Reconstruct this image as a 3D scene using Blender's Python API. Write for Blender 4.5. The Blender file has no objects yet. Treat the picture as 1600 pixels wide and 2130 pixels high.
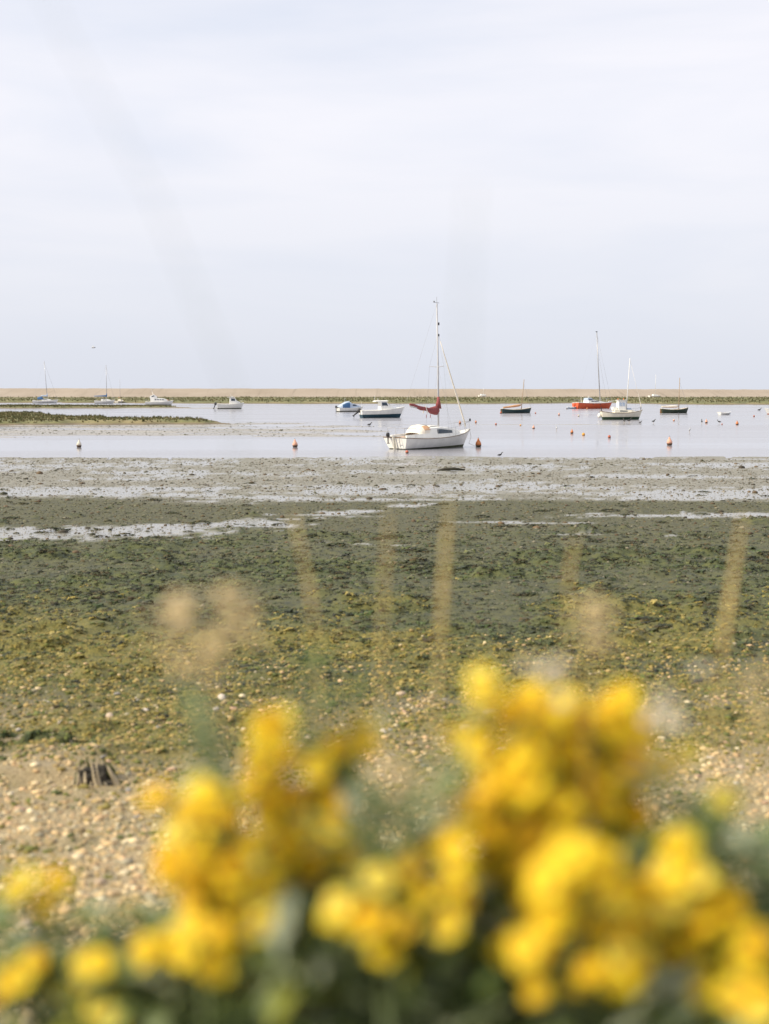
import bpy, math, random
import numpy as np
from mathutils import Vector, Matrix

random.seed(7)
rng = np.random.default_rng(7)
R = math.radians
PI = math.pi
sc = bpy.context.scene
COL = sc.collection

# ------------------------------------------------------------------ camera
cam_d = bpy.data.cameras.new('camera')
cam = bpy.data.objects.new('camera', cam_d)
COL.objects.link(cam)
cam_d.sensor_fit = 'HORIZONTAL'
cam_d.sensor_width = 36.0
cam_d.lens = 58.5
cam_d.clip_start = 0.05
cam_d.clip_end = 20000
cam.location = (0, 0, 3.4)
cam.rotation_euler = (R(90 - 5.569), 0, 0)
cam_d.dof.use_dof = True
cam_d.dof.focus_distance = 82
cam_d.dof.aperture_fstop = 2.15
sc.camera = cam

# ------------------------------------------------------------------ sky
SUN_EL, SUN_AZ = 38.0, -104.0          # azimuth measured from the view direction (+y), negative = left
world = bpy.data.worlds.new('World')
sc.world = world
world.use_nodes = True
wn, wl = world.node_tree.nodes, world.node_tree.links
wn.clear()
w_out = wn.new('ShaderNodeOutputWorld')
w_bg = wn.new('ShaderNodeBackground')
w_bg.inputs['Strength'].default_value = 0.1
sky = wn.new('ShaderNodeTexSky')
sky.sky_type = 'NISHITA'
sky.sun_disc = False
sky.sun_elevation = R(SUN_EL)
sky.sun_rotation = R(SUN_AZ)
sky.dust_density = 2.0
tc = wn.new('ShaderNodeTexCoord')
mp = wn.new('ShaderNodeMapping')
mp.inputs['Scale'].default_value = (1.0, 1.0, 5.5)
wl.new(tc.outputs['Generated'], mp.inputs['Vector'])
nz = wn.new('ShaderNodeTexNoise')
nz.inputs['Scale'].default_value = 2.3
nz.inputs['Detail'].default_value = 5
nz.inputs['Roughness'].default_value = 0.5
nz.inputs['Distortion'].default_value = 0.35
wl.new(mp.outputs['Vector'], nz.inputs['Vector'])
cr = wn.new('ShaderNodeValToRGB')       # thin layered cloud: thicker and thinner patches
cr.color_ramp.elements[0].position = 0.26
cr.color_ramp.elements[0].color = (0.655, 0.69, 0.785, 1)
cr.color_ramp.elements[1].position = 0.6
cr.color_ramp.elements[1].color = (0.815, 0.805, 0.85, 1)
wl.new(nz.outputs['Fac'], cr.inputs['Fac'])
sep = wn.new('ShaderNodeSeparateXYZ')
wl.new(tc.outputs['Generated'], sep.inputs['Vector'])
el = wn.new('ShaderNodeMapRange')
el.inputs['From Min'].default_value = 0.0
el.inputs['From Max'].default_value = 0.2
wl.new(sep.outputs['Z'], el.inputs['Value'])
low = wn.new('ShaderNodeMixRGB')        # the cloud deck pales into grey-blue towards the horizon
low.inputs['Color1'].default_value = (0.63, 0.655, 0.73, 1)
wl.new(cr.outputs['Color'], low.inputs['Color2'])
wl.new(el.outputs['Result'], low.inputs['Fac'])
sc10 = wn.new('ShaderNodeMixRGB')
sc10.blend_type = 'MULTIPLY'
sc10.inputs['Fac'].default_value = 1
sc10.inputs['Color2'].default_value = (10, 10, 10, 1)
wl.new(low.outputs['Color'], sc10.inputs['Color1'])
mx = wn.new('ShaderNodeMixRGB')
mx.inputs['Fac'].default_value = 0.92
wl.new(sky.outputs['Color'], mx.inputs['Color1'])
wl.new(sc10.outputs['Color'], mx.inputs['Color2'])
wl.new(mx.outputs['Color'], w_bg.inputs['Color'])
wl.new(w_bg.outputs['Background'], w_out.inputs['Surface'])

# ------------------------------------------------------------------ sun and exposure
sun_d = bpy.data.lights.new('sun', 'SUN')
sun_d.energy = 4.3
sun_d.angle = R(1.5)
sun_d.color = (1.0, 0.89, 0.70)
sun = bpy.data.objects.new('sun', sun_d)
COL.objects.link(sun)
sv = Vector((math.sin(R(SUN_AZ)) * math.cos(R(SUN_EL)), math.cos(R(SUN_AZ)) * math.cos(R(SUN_EL)), math.sin(R(SUN_EL))))
sun.rotation_euler = (-sv).to_track_quat('-Z', 'Y').to_euler()
sun.location = (-40, 0, 40)
vs = sc.view_settings
vs.view_transform = 'Standard'
vs.look = 'None'
vs.exposure = 0.3
vs.gamma = 1.0
vs.use_curve_mapping = False
sc.render.engine = 'CYCLES'
sc.cycles.use_denoising = True
sc.cycles.max_bounces = 6

# ------------------------------------------------------------------ helpers
def tag(o, label=None, cat=None, group=None, kind=None):
    if label: o['label'] = label
    if cat: o['category'] = cat
    if group: o['group'] = group
    if kind: o['kind'] = kind
    return o

def empty(name, loc=(0, 0, 0), rot=(0, 0, 0)):
    o = bpy.data.objects.new(name, None)
    o.empty_display_size = 0.1
    o.location = loc
    o.rotation_euler = rot
    COL.objects.link(o)
    return o

def link(name, me, mats, parent=None, smooth=False):
    for m in (mats if isinstance(mats, (list, tuple)) else [mats]):
        if len(me.materials) < (len(mats) if isinstance(mats, (list, tuple)) else 1):
            me.materials.append(m)
    if smooth:
        me.polygons.foreach_set('use_smooth', np.ones(len(me.polygons), dtype=bool))
    o = bpy.data.objects.new(name, me)
    COL.objects.link(o)
    if parent is not None:
        o.parent = parent
    return o

def np_mesh(name, V, Fq, smooth=True, cols=None, attr='tint'):
    """V (n,3) float, Fq (m,k) int with k = 3 or 4"""
    me = bpy.data.meshes.new(name)
    V = np.ascontiguousarray(V, dtype=np.float32)
    Fq = np.ascontiguousarray(Fq, dtype=np.int32)
    m, k = Fq.shape
    me.vertices.add(len(V)); me.vertices.foreach_set('co', V.ravel())
    me.loops.add(m * k); me.loops.foreach_set('vertex_index', Fq.ravel())
    me.polygons.add(m)
    me.polygons.foreach_set('loop_start', np.arange(0, m * k, k, dtype=np.int32))
    me.polygons.foreach_set('loop_total', np.full(m, k, dtype=np.int32))
    me.polygons.foreach_set('use_smooth', np.full(m, smooth, dtype=bool))
    if cols is not None:
        a = me.color_attributes.new(attr, 'FLOAT_COLOR', 'POINT')
        c = np.ones((len(V), 4), dtype=np.float32)
        c[:, :cols.shape[1]] = cols
        a.data.foreach_set('color', c.ravel())
    me.update(calc_edges=True)
    return me

class MB:
    """collects simple shapes; build() links them as one mesh object"""
    def __init__(s): s.v = []; s.f = []
    def add(s, vs_, fs_):
        n = len(s.v); s.v += [tuple(p) for p in vs_]; s.f += [tuple(i + n for i in f) for f in fs_]; return s
    def box(s, c, d, taper=1.0, rz=0.0):
        x, y, z = d[0] / 2, d[1] / 2, d[2] / 2
        P = []
        for sz, k in ((-1, 1.0), (1, taper)):
            for sx, sy in ((-1, -1), (1, -1), (1, 1), (-1, 1)):
                a, b = sx * x * k, sy * y * k
                P.append((c[0] + a * math.cos(rz) - b * math.sin(rz), c[1] + a * math.sin(rz) + b * math.cos(rz), c[2] + sz * z))
        return s.add(P, [(3, 2, 1, 0), (4, 5, 6, 7), (0, 1, 5, 4), (1, 2, 6, 5), (2, 3, 7, 6), (3, 0, 4, 7)])
    def tube(s, pts, rad, seg=8, caps=True, flat=1.0):
        pts = [Vector(p) for p in pts]
        if not isinstance(rad, (list, tuple)): rad = [rad] * len(pts)
        P, Fc = [], []
        up0 = None
        for i, p in enumerate(pts):
            d = (pts[min(i + 1, len(pts) - 1)] - pts[max(i - 1, 0)]).normalized()
            ref = Vector((0, 0, 1)) if abs(d.z) < 0.95 else Vector((1, 0, 0))
            a = d.cross(ref).normalized(); b = d.cross(a).normalized()
            for k in range(seg):
                t = 2 * PI * k / seg
                P.append(p + a * (math.cos(t) * rad[i] * flat) + b * (math.sin(t) * rad[i]))
        for i in range(len(pts) - 1):
            for k in range(seg):
                k2 = (k + 1) % seg
                Fc.append((i * seg + k, i * seg + k2, (i + 1) * seg + k2, (i + 1) * seg + k))
        if caps:
            Fc.append(tuple(range(seg))[::-1])
            Fc.append(tuple((len(pts) - 1) * seg + k for k in range(seg)))
        return s.add(P, Fc)
    def lathe(s, prof, seg=14, c=(0, 0, 0)):
        P, Fc = [], []
        for r, z in prof:
            for k in range(seg):
                t = 2 * PI * k / seg
                P.append((c[0] + r * math.cos(t), c[1] + r * math.sin(t), c[2] + z))
        for i in range(len(prof) - 1):
            for k in range(seg):
                k2 = (k + 1) % seg
                Fc.append((i * seg + k, i * seg + k2, (i + 1) * seg + k2, (i + 1) * seg + k))
        Fc.append(tuple(range(seg))[::-1]); Fc.append(tuple((len(prof) - 1) * seg + k for k in range(seg)))
        return s.add(P, Fc)
    def loft(s, rows, closed=False, cap0=False, cap1=False):
        n = len(rows[0]); P = [p for r in rows for p in r]; Fc = []
        for i in range(len(rows) - 1):
            for k in range(n if closed else n - 1):
                k2 = (k + 1) % n
                Fc.append((i * n + k, i * n + k2, (i + 1) * n + k2, (i + 1) * n + k))
        if cap0: Fc.append(tuple(range(n))[::-1])
        if cap1: Fc.append(tuple((len(rows) - 1) * n + k for k in range(n)))
        return s.add(P, Fc)
    def slab(s, q, th):
        q = [Vector(p) for p in q]
        nrm = (q[1] - q[0]).cross(q[-1] - q[0]).normalized() * th
        n = len(q)
        P = [p - nrm * .5 for p in q] + [p + nrm * .5 for p in q]
        return s.add(P, [tuple(range(n))[::-1], tuple(range(n, 2 * n))] + [(k, (k + 1) % n, n + (k + 1) % n, n + k) for k in range(n)])
    def blob(s, c, r, seg=10, rings=6, rot=None):
        P, Fc = [], []
        for i in range(rings + 1):
            a = PI * i / rings
            for k in range(seg):
                t = 2 * PI * k / seg
                p = Vector((r[0] * math.cos(a), r[1] * math.sin(a) * math.cos(t), r[2] * math.sin(a) * math.sin(t)))
                if rot: p = rot @ p
                P.append(p + Vector(c))
        for i in range(rings):
            for k in range(seg):
                k2 = (k + 1) % seg
                Fc.append((i * seg + k, i * seg + k2, (i + 1) * seg + k2, (i + 1) * seg + k))
        return s.add(P, Fc)
    def build(s, name, mat, parent=None, smooth=False):
        me = bpy.data.meshes.new(name)
        me.from_pydata(s.v, [], s.f); me.update()
        return link(name, me, mat, parent, smooth)

def children(o): return [c for c in list(bpy.data.objects) if c.parent == o]

def copy_tree(o, parent=None):
    c = o.copy(); COL.objects.link(c); c.parent = parent
    for ch in children(o): copy_tree(ch, c)
    return c

# ---- numpy value noise
def _h(ix, iy, seed):
    h = (ix.astype(np.int64) * 374761393 + iy.astype(np.int64) * 668265263 + seed * 974634777) & 0xffffffff
    h = ((h ^ (h >> 13)) * 1274126177) & 0xffffffff
    h = (h ^ (h >> 16)) & 0xffffffff
    return h / 4294967295.0
def vnoise(x, y, seed=0):
    x = np.asarray(x, float); y = np.asarray(y, float)
    ix, iy = np.floor(x), np.floor(y); fx, fy = x - ix, y - iy
    fx = fx * fx * (3 - 2 * fx); fy = fy * fy * (3 - 2 * fy)
    a, b = _h(ix, iy, seed), _h(ix + 1, iy, seed)
    c, d = _h(ix, iy + 1, seed), _h(ix + 1, iy + 1, seed)
    return (a + (b - a) * fx) * (1 - fy) + (c + (d - c) * fx) * fy
def fbm(x, y, oct=4, seed=0, gain=0.5):
    s, a, t = 0, 1.0, 0
    for i in range(oct):
        s = s + a * vnoise(x * 2 ** i + 17.3 * i, y * 2 ** i - 9.1 * i, seed + i); t += a; a *= gain
    return s / t
def sstep(a, b, x):
    t = np.clip((x - a) / (b - a), 0, 1); return t * t * (3 - 2 * t)

# ------------------------------------------------------------------ materials
MATS = {}
def new_mat(name):
    m = bpy.data.materials.new(name); m.use_nodes = True
    MATS[name] = m
    nt = m.node_tree
    return m, nt.nodes, nt.links, nt.nodes['Principled BSDF']

def N_noise(n, l, scale, detail=4, rough=0.55, coord='Object', stretch=None, dist=0.0):
    t = n.new('ShaderNodeTexCoord'); z = n.new('ShaderNodeTexNoise')
    z.inputs['Scale'].default_value = scale; z.inputs['Detail'].default_value = detail
    z.inputs['Roughness'].default_value = rough; z.inputs['Distortion'].default_value = dist
    if stretch:
        m = n.new('ShaderNodeMapping'); m.inputs['Scale'].default_value = stretch
        l.new(t.outputs[coord], m.inputs['Vector']); l.new(m.outputs['Vector'], z.inputs['Vector'])
    else:
        l.new(t.outputs[coord], z.inputs['Vector'])
    return z.outputs['Fac']
def N_range(n, l, val, a, b, lo=0.0, hi=1.0):
    r = n.new('ShaderNodeMapRange'); r.inputs['From Min'].default_value = a; r.inputs['From Max'].default_value = b
    r.inputs['To Min'].default_value = lo; r.inputs['To Max'].default_value = hi
    l.new(val, r.inputs['Value']); return r.outputs['Result']
def N_mix(n, l, fac, c1, c2, mode='MIX'):
    m = n.new('ShaderNodeMixRGB'); m.blend_type = mode
    for key, v in (('Fac', fac), ('Color1', c1), ('Color2', c2)):
        if hasattr(v, 'is_linked') or hasattr(v, 'links'): l.new(v, m.inputs[key])
        elif isinstance(v, (int, float)): m.inputs[key].default_value = v
        else: m.inputs[key].default_value = (*v[:3], 1)
    return m.outputs['Color']
def N_math(n, l, op, a, b):
    m = n.new('ShaderNodeMath'); m.operation = op
    for i, v in enumerate((a, b)):
        if isinstance(v, (int, float)): m.inputs[i].default_value = v
        else: l.new(v, m.inputs[i])
    return m.outputs[0]
def N_bump(n, l, h, strength, dist, bs):
    b = n.new('ShaderNodeBump'); b.inputs['Strength'].default_value = strength; b.inputs['Distance'].default_value = dist
    l.new(h, b.inputs['Height']); l.new(b.outputs['Normal'], bs.inputs['Normal']); return b

def plain(name, col, rough=0.5, var=0.25, scale=6.0, metal=0.0, stretch=None, bump=0.0, spec=0.5):
    """painted or woven surface with uneven tone"""
    m, n, l, bs = new_mat(name)
    f = N_noise(n, l, scale, 5, 0.6, stretch=stretch)
    c = N_mix(n, l, N_range(n, l, f, 0.3, 0.7), [v * (1 - var) for v in col], [min(1, v * (1 + var * .6)) for v in col])
    l.new(c, bs.inputs['Base Color'])
    bs.inputs['Roughness'].default_value = rough
    bs.inputs['Metallic'].default_value = metal
    bs.inputs['Specular IOR Level'].default_value = spec
    if bump: N_bump(n, l, f, bump, 0.02, bs)
    return m

def vcol(name, rough=0.7, var=0.3, scale=60.0, attr='tint', spec=0.3, transl=0.0, bump=0.0):
    m, n, l, bs = new_mat(name)
    a = n.new('ShaderNodeAttribute'); a.attribute_name = attr
    f = N_noise(n, l, scale, 3)
    mul = n.new('ShaderNodeMixRGB'); mul.blend_type = 'MULTIPLY'; mul.inputs['Fac'].default_value = 1
    l.new(a.outputs['Color'], mul.inputs['Color1'])
    g = n.new('ShaderNodeCombineColor')
    v = N_range(n, l, f, 0.3, 0.7, 1 - var, 1 + var)
    for k in ('Red', 'Green', 'Blue'): l.new(v, g.inputs[k])
    l.new(g.outputs[0], mul.inputs['Color2'])
    l.new(mul.outputs['Color'], bs.inputs['Base Color'])
    bs.inputs['Roughness'].default_value = rough
    bs.inputs['Specular IOR Level'].default_value = spec
    if bump: N_bump(n, l, f, bump, 0.01, bs)
    if transl:
        out = n['Material Output']; tr = n.new('ShaderNodeBsdfTranslucent'); ms = n.new('ShaderNodeMixShader')
        l.new(mul.outputs['Color'], tr.inputs['Color']); ms.inputs['Fac'].default_value = transl
        l.new(bs.outputs[0], ms.inputs[1]); l.new(tr.outputs[0], ms.inputs[2]); l.new(ms.outputs[0], out.inputs['Surface'])
    return m

M = {}
M['white'] = plain('white_gelcoat', (0.80, 0.79, 0.75), 0.32, 0.10, 3.0, stretch=(1, 1, 0.35))
M['deck'] = plain('pale_deck', (0.74, 0.73, 0.69), 0.6, 0.14, 5)
M['cream'] = plain('cream_paint', (0.72, 0.68, 0.57), 0.45, 0.14, 4)
M['canvas'] = plain('cream_canvas', (0.78, 0.72, 0.62), 0.85, 0.12, 9, bump=.2)
M['tan'] = plain('tan_canvas', (0.62, 0.36, 0.20), 0.85, 0.2, 7, bump=.3)
M['red_canvas'] = plain('red_canvas', (0.27, 0.07, 0.07), 0.85, 0.28, 7, bump=.4)
M['blue_canvas'] = plain('blue_canvas', (0.05, 0.13, 0.27), 0.8, 0.25, 6, bump=.3)
M['pale_blue'] = plain('pale_blue_canvas', (0.42, 0.50, 0.62), 0.75, 0.15, 6, bump=.2)
M['navy'] = plain('navy_bottom_paint', (0.015, 0.055, 0.08), 0.5, 0.35, 5)
M['green_bottom'] = plain('dark_green_bottom_paint', (0.02, 0.055, 0.025), 0.55, 0.4, 5)
M['weed_bottom'] = plain('weedy_bottom', (0.05, 0.055, 0.03), 0.7, 0.5, 9)
M['dark_green'] = plain('dark_green_paint', (0.02, 0.05, 0.055), 0.4, 0.3, 4)
M['dark_olive'] = plain('dark_olive_paint', (0.035, 0.055, 0.035), 0.45, 0.35, 4)
M['orange_hull'] = plain('faded_orange_red_paint', (0.62, 0.105, 0.035), 0.5, 0.22, 2.5)
M['glass'] = plain('dark_window', (0.03, 0.05, 0.075), 0.12, 0.3, 3)
M['black'] = plain('black_plastic', (0.03, 0.03, 0.035), 0.45, 0.3, 12)
M['alloy'] = plain('mast_alloy', (0.42, 0.42, 0.43), 0.4, 0.2, 3, metal=0.35)
M['grey_mast'] = plain('grey_mast', (0.46, 0.46, 0.48), 0.4, 0.15, 3)
M['white_mast'] = plain('white_mast', (0.72, 0.71, 0.68), 0.45, 0.12, 3)
M['wire'] = plain('rigging_wire', (0.36, 0.36, 0.37), 0.5, 0.2, 3)
M['rope'] = plain('rope', (0.45, 0.42, 0.36), 0.9, 0.25, 30)
M['wood'] = plain('varnished_wood', (0.42, 0.23, 0.10), 0.5, 0.3, 9, stretch=(1, 6, 6))
M['pale_wood'] = plain('pale_spar', (0.36, 0.26, 0.16), 0.5, 0.25, 9, stretch=(6, 6, 1))
M['brown_rail'] = plain('brown_rubbing_strake', (0.20, 0.13, 0.08), 0.6, 0.3, 8)
M['orange'] = plain('orange_buoy_plastic', (0.62, 0.20, 0.06), 0.6, 0.35, 9)
M['buoy_red'] = plain('red_buoy_plastic', (0.50, 0.13, 0.07), 0.6, 0.35, 9)
M['buoy_pink'] = plain('faded_pink_buoy', (0.72, 0.38, 0.26), 0.6, 0.25, 7)
M['buoy_white'] = plain('stained_white_buoy', (0.68, 0.62, 0.52), 0.6, 0.25, 7)
M['buoy_yellow'] = plain('yellow_orange_buoy', (0.80, 0.38, 0.06), 0.5, 0.2, 7)
M['buoy_dark'] = plain('weedy_buoy_base', (0.085, 0.05, 0.03), 0.75, 0.4, 14)
M['bird'] = plain('dark_feathers', (0.035, 0.035, 0.035), 0.7, 0.4, 18)
M['gull'] = plain('grey_white_feathers', (0.45, 0.46, 0.48), 0.7, 0.3, 18)
M['bill'] = plain('bird_bill', (0.45, 0.28, 0.06), 0.6, 0.2, 20)
M['driftwood'] = plain('weathered_wood', (0.46, 0.38, 0.25), 0.85, 0.45, 14, stretch=(2, 2, .4), bump=.6)
M['rot'] = plain('rotten_dark_wood', (0.04, 0.035, 0.025), 0.9, 0.5, 10)
M['weedy'] = plain('green_weed_mat', (0.085, 0.095, 0.025), 0.85, 0.7, 30, bump=.7)
M['pebble'] = vcol('pebbles', 0.75, 0.22, 55, bump=.3)
M['weed'] = vcol('seaweed', 0.55, 0.35, 40, transl=.15)
M['tuft'] = vcol('marsh_grass', 0.8, 0.3, 3, transl=.25)
M['leaf'] = vcol('grey_green_leaves', 0.75, 0.22, 60, transl=.25)
M['stalk'] = plain('green_stem', (0.13, 0.17, 0.07), 0.7, 0.3, 40)
M['dry'] = plain('dry_stalk', (0.54, 0.41, 0.17), 0.8, 0.25, 50)
M['seed'] = plain('dry_seed_head', (0.64, 0.51, 0.29), 0.9, 0.3, 60, bump=.4)
M['fluff'] = plain('pale_seed_fluff', (0.62, 0.57, 0.47), 0.95, 0.2, 60)
for nm, col in (('petal', (0.96, 0.765, 0.022)), ('petal_deep', (0.95, 0.68, 0.013)), ('petal_pale', (0.96, 0.85, 0.13))):
    m = plain(nm, col, 0.6, 0.15, 70)
    n_, l_ = m.node_tree.nodes, m.node_tree.links
    bs_ = n_['Principled BSDF']; tr_ = n_.new('ShaderNodeBsdfTranslucent'); ms_ = n_.new('ShaderNodeMixShader')
    tr_.inputs['Color'].default_value = (*col, 1); ms_.inputs['Fac'].default_value = 0.5
    l_.new(bs_.outputs[0], ms_.inputs[1]); l_.new(tr_.outputs[0], ms_.inputs[2]); l_.new(ms_.outputs[0], n_['Material Output'].inputs['Surface'])
    M[nm] = m
M['disc'] = plain('flower_centre', (0.62, 0.25, 0.01), 0.8, 0.3, 150)

# water: grey lagoon water under a pale sky, ruffled and smooth lanes
m, n, l, bs = new_mat('lagoon_water'); M['water'] = m
lane = N_noise(n, l, 1.0, 4, 0.55, stretch=(0.012, 0.07, 1), dist=.4)
rip = N_noise(n, l, 1.0, 5, 0.65, stretch=(1.1, 2.6, 1))
swl = N_noise(n, l, 1.0, 3, 0.5, stretch=(0.45, 1.5, 1))
hh = N_math(n, l, 'ADD', N_math(n, l, 'MULTIPLY', rip, 0.6), N_math(n, l, 'MULTIPLY', swl, 0.7))
bs.inputs['Base Color'].default_value = (0.265, 0.265, 0.295, 1)
bs.inputs['IOR'].default_value = 1.34
l.new(N_range(n, l, lane, 0.35, 0.65, 0.09, 0.22), bs.inputs['Roughness'])
bp = N_bump(n, l, hh, 0.4, 0.04, bs)
l.new(N_range(n, l, lane, 0.38, 0.62, 0.08, 0.5), bp.inputs['Strength'])

# bare tidal mud
m, n, l, bs = new_mat('wet_tidal_mud'); M['mud'] = m
f1 = N_noise(n, l, 1.0, 5, 0.6, stretch=(0.12, 0.3, 1)); f2 = N_noise(n, l, 2.2, 5, 0.65)
c = N_mix(n, l, N_range(n, l, f1, .3, .7), (0.22, 0.20, 0.165), (0.34, 0.32, 0.28))
c = N_mix(n, l, N_range(n, l, f2, .58, .72), c, (0.13, 0.13, 0.08))
l.new(c, bs.inputs['Base Color'])
l.new(N_range(n, l, f1, .35, .65, 0.22, 0.5), bs.inputs['Roughness'])
N_bump(n, l, f2, 0.5, 0.05, bs)

# salt marsh top
m, n, l, bs = new_mat('salt_marsh_turf'); M['marsh'] = m
f1 = N_noise(n, l, 0.10, 4, 0.6, stretch=(0.5, 1, 1)); f2 = N_noise(n, l, 0.9, 5, 0.7); f3 = N_noise(n, l, 0.25, 4, .6)
c = N_mix(n, l, N_range(n, l, f2, .35, .65), (0.085, 0.095, 0.035), (0.19, 0.185, 0.075))
c = N_mix(n, l, N_range(n, l, f1, .52, .66), c, (0.24, 0.20, 0.10))
c = N_mix(n, l, N_range(n, l, f3, .6, .68), c, (0.06, 0.065, 0.03))
g = n.new('ShaderNodeNewGeometry'); sx = n.new('ShaderNodeSeparateXYZ'); l.new(g.outputs['Position'], sx.inputs[0])
c = N_mix(n, l, N_range(n, l, sx.outputs['Z'], 0.10, 0.24), (0.17, 0.135, 0.09), c)
l.new(c, bs.inputs['Base Color']); bs.inputs['Roughness'].default_value = 0.9
N_bump(n, l, f2, 0.8, 0.15, bs)

# shingle bank
m, n, l, bs = new_mat('far_shingle'); M['bank'] = m
f1 = N_noise(n, l, 1.0, 4, 0.6, stretch=(0.05, 0.02, 0.3)); f2 = N_noise(n, l, 1.0, 5, 0.7, stretch=(0.55, 0.02, 0.06), dist=.3); f3 = N_noise(n, l, 1.5, 4, .7)
c = N_mix(n, l, N_range(n, l, f1, .3, .7), (0.285, 0.235, 0.18), (0.36, 0.305, 0.245))
c = N_mix(n, l, N_range(n, l, f2, .54, .70, 0, .5), c, (0.16, 0.14, 0.105))
c = N_mix(n, l, N_range(n, l, f3, .3, .7, 0, .25), c, (0.30, 0.24, 0.18))
g = n.new('ShaderNodeNewGeometry'); sx = n.new('ShaderNodeSeparateXYZ'); l.new(g.outputs['Position'], sx.inputs[0])
l.new(c, bs.inputs['Base Color']); bs.inputs['Roughness'].default_value = 0.95
N_bump(n, l, f3, 0.5, 0.2, bs)

# near shore: mud, weed and shingle mixed by the zones stored on the mesh
m, n, l, bs = new_mat('shore_ground'); M['ground'] = m
a = n.new('ShaderNodeAttribute'); a.attribute_name = 'zones'
sp = n.new('ShaderNodeSeparateColor'); l.new(a.outputs['Color'], sp.inputs[0])
wet, weed, shin = sp.outputs['Red'], sp.outputs['Green'], sp.outputs['Blue']
gold = a.outputs['Alpha']
f_f = N_noise(n, l, 26, 5, .7); f_m = N_noise(n, l, 5.5, 5, .65); f_l = N_noise(n, l, 0.9, 4, .6); f_g = N_noise(n, l, 60, 3, .7)
mudc = N_mix(n, l, N_range(n, l, f_m, .34, .66), (0.17, 0.165, 0.135), (0.29, 0.28, 0.235))
mudc = N_mix(n, l, N_range(n, l, f_f, .57, .70), mudc, (0.05, 0.047, 0.033))
film = n.new('ShaderNodeAttribute'); film.attribute_name = 'film'
filmc = N_mix(n, l, N_range(n, l, f_m, .36, .64), (0.038, 0.04, 0.015), (0.12, 0.117, 0.052))
mudc = N_mix(n, l, film.outputs['Fac'], mudc, filmc)
weedc = N_mix(n, l, N_range(n, l, f_m, .36, .64), (0.035, 0.05, 0.014), (0.115, 0.125, 0.036))
goldc = N_mix(n, l, N_range(n, l, f_f, .35, .65), (0.07, 0.078, 0.016), (0.26, 0.215, 0.045))
weedc = N_mix(n, l, gold, weedc, goldc)
shc = N_mix(n, l, N_range(n, l, f_g, .32, .68), (0.27, 0.205, 0.105), (0.52, 0.41, 0.235))
shc = N_mix(n, l, N_range(n, l, f_l, .50, .66, 0, .6), shc, (0.22, 0.20, 0.085))
c = N_mix(n, l, weed, mudc, weedc)
c = N_mix(n, l, shin, c, shc)
l.new(c, bs.inputs['Base Color'])
rg = N_math(n, l, 'SUBTRACT', N_range(n, l, f_m, .3, .7, 0.55, 0.95), N_math(n, l, 'MULTIPLY', wet, 0.62))
l.new(N_math(n, l, 'MAXIMUM', rg, 0.10), bs.inputs['Roughness'])
bs.inputs['Specular IOR Level'].default_value = 0.5
hb = N_math(n, l, 'ADD', f_f, N_math(n, l, 'MULTIPLY', f_g, 0.5))
b = N_bump(n, l, hb, 0.9, 0.03, bs)
l.new(N_math(n, l, 'SUBTRACT', 0.95, N_math(n, l, 'MULTIPLY', wet, 0.85)), b.inputs['Strength'])

# ================================================================== THE SETTING
PY = [-60, -4, 0, 1.6, 2.4, 3.4, 5, 7, 10, 14, 20, 30, 45, 58, 64, 70, 80, 120, 4000]
PZ = [2.7, 2.45, 2.36, 2.28, 2.0, 1.6, 1.15, .85, .62, .45, .3, .19, .09, .03, 0.0, -.10, -.35, -.9, -1.6]

def seg_blob(x, y, pts, k=1.0):
    """1 on a bent line (x, y, half-width), falling to 0 away from it"""
    out = np.zeros_like(x)
    for (x0, y0, r0), (x1, y1, r1) in zip(pts[:-1], pts[1:]):
        dx, dy = x1 - x0, y1 - y0
        t = np.clip(((x - x0) * dx + (y - y0) * dy) / (dx * dx + dy * dy), 0, 1)
        r = r0 + (r1 - r0) * t
        d = np.hypot((x - x0 - t * dx) * 0.25, y - y0 - t * dy) / r
        out = np.maximum(out, np.clip(1.35 - d, 0, 1))
    return out

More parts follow.
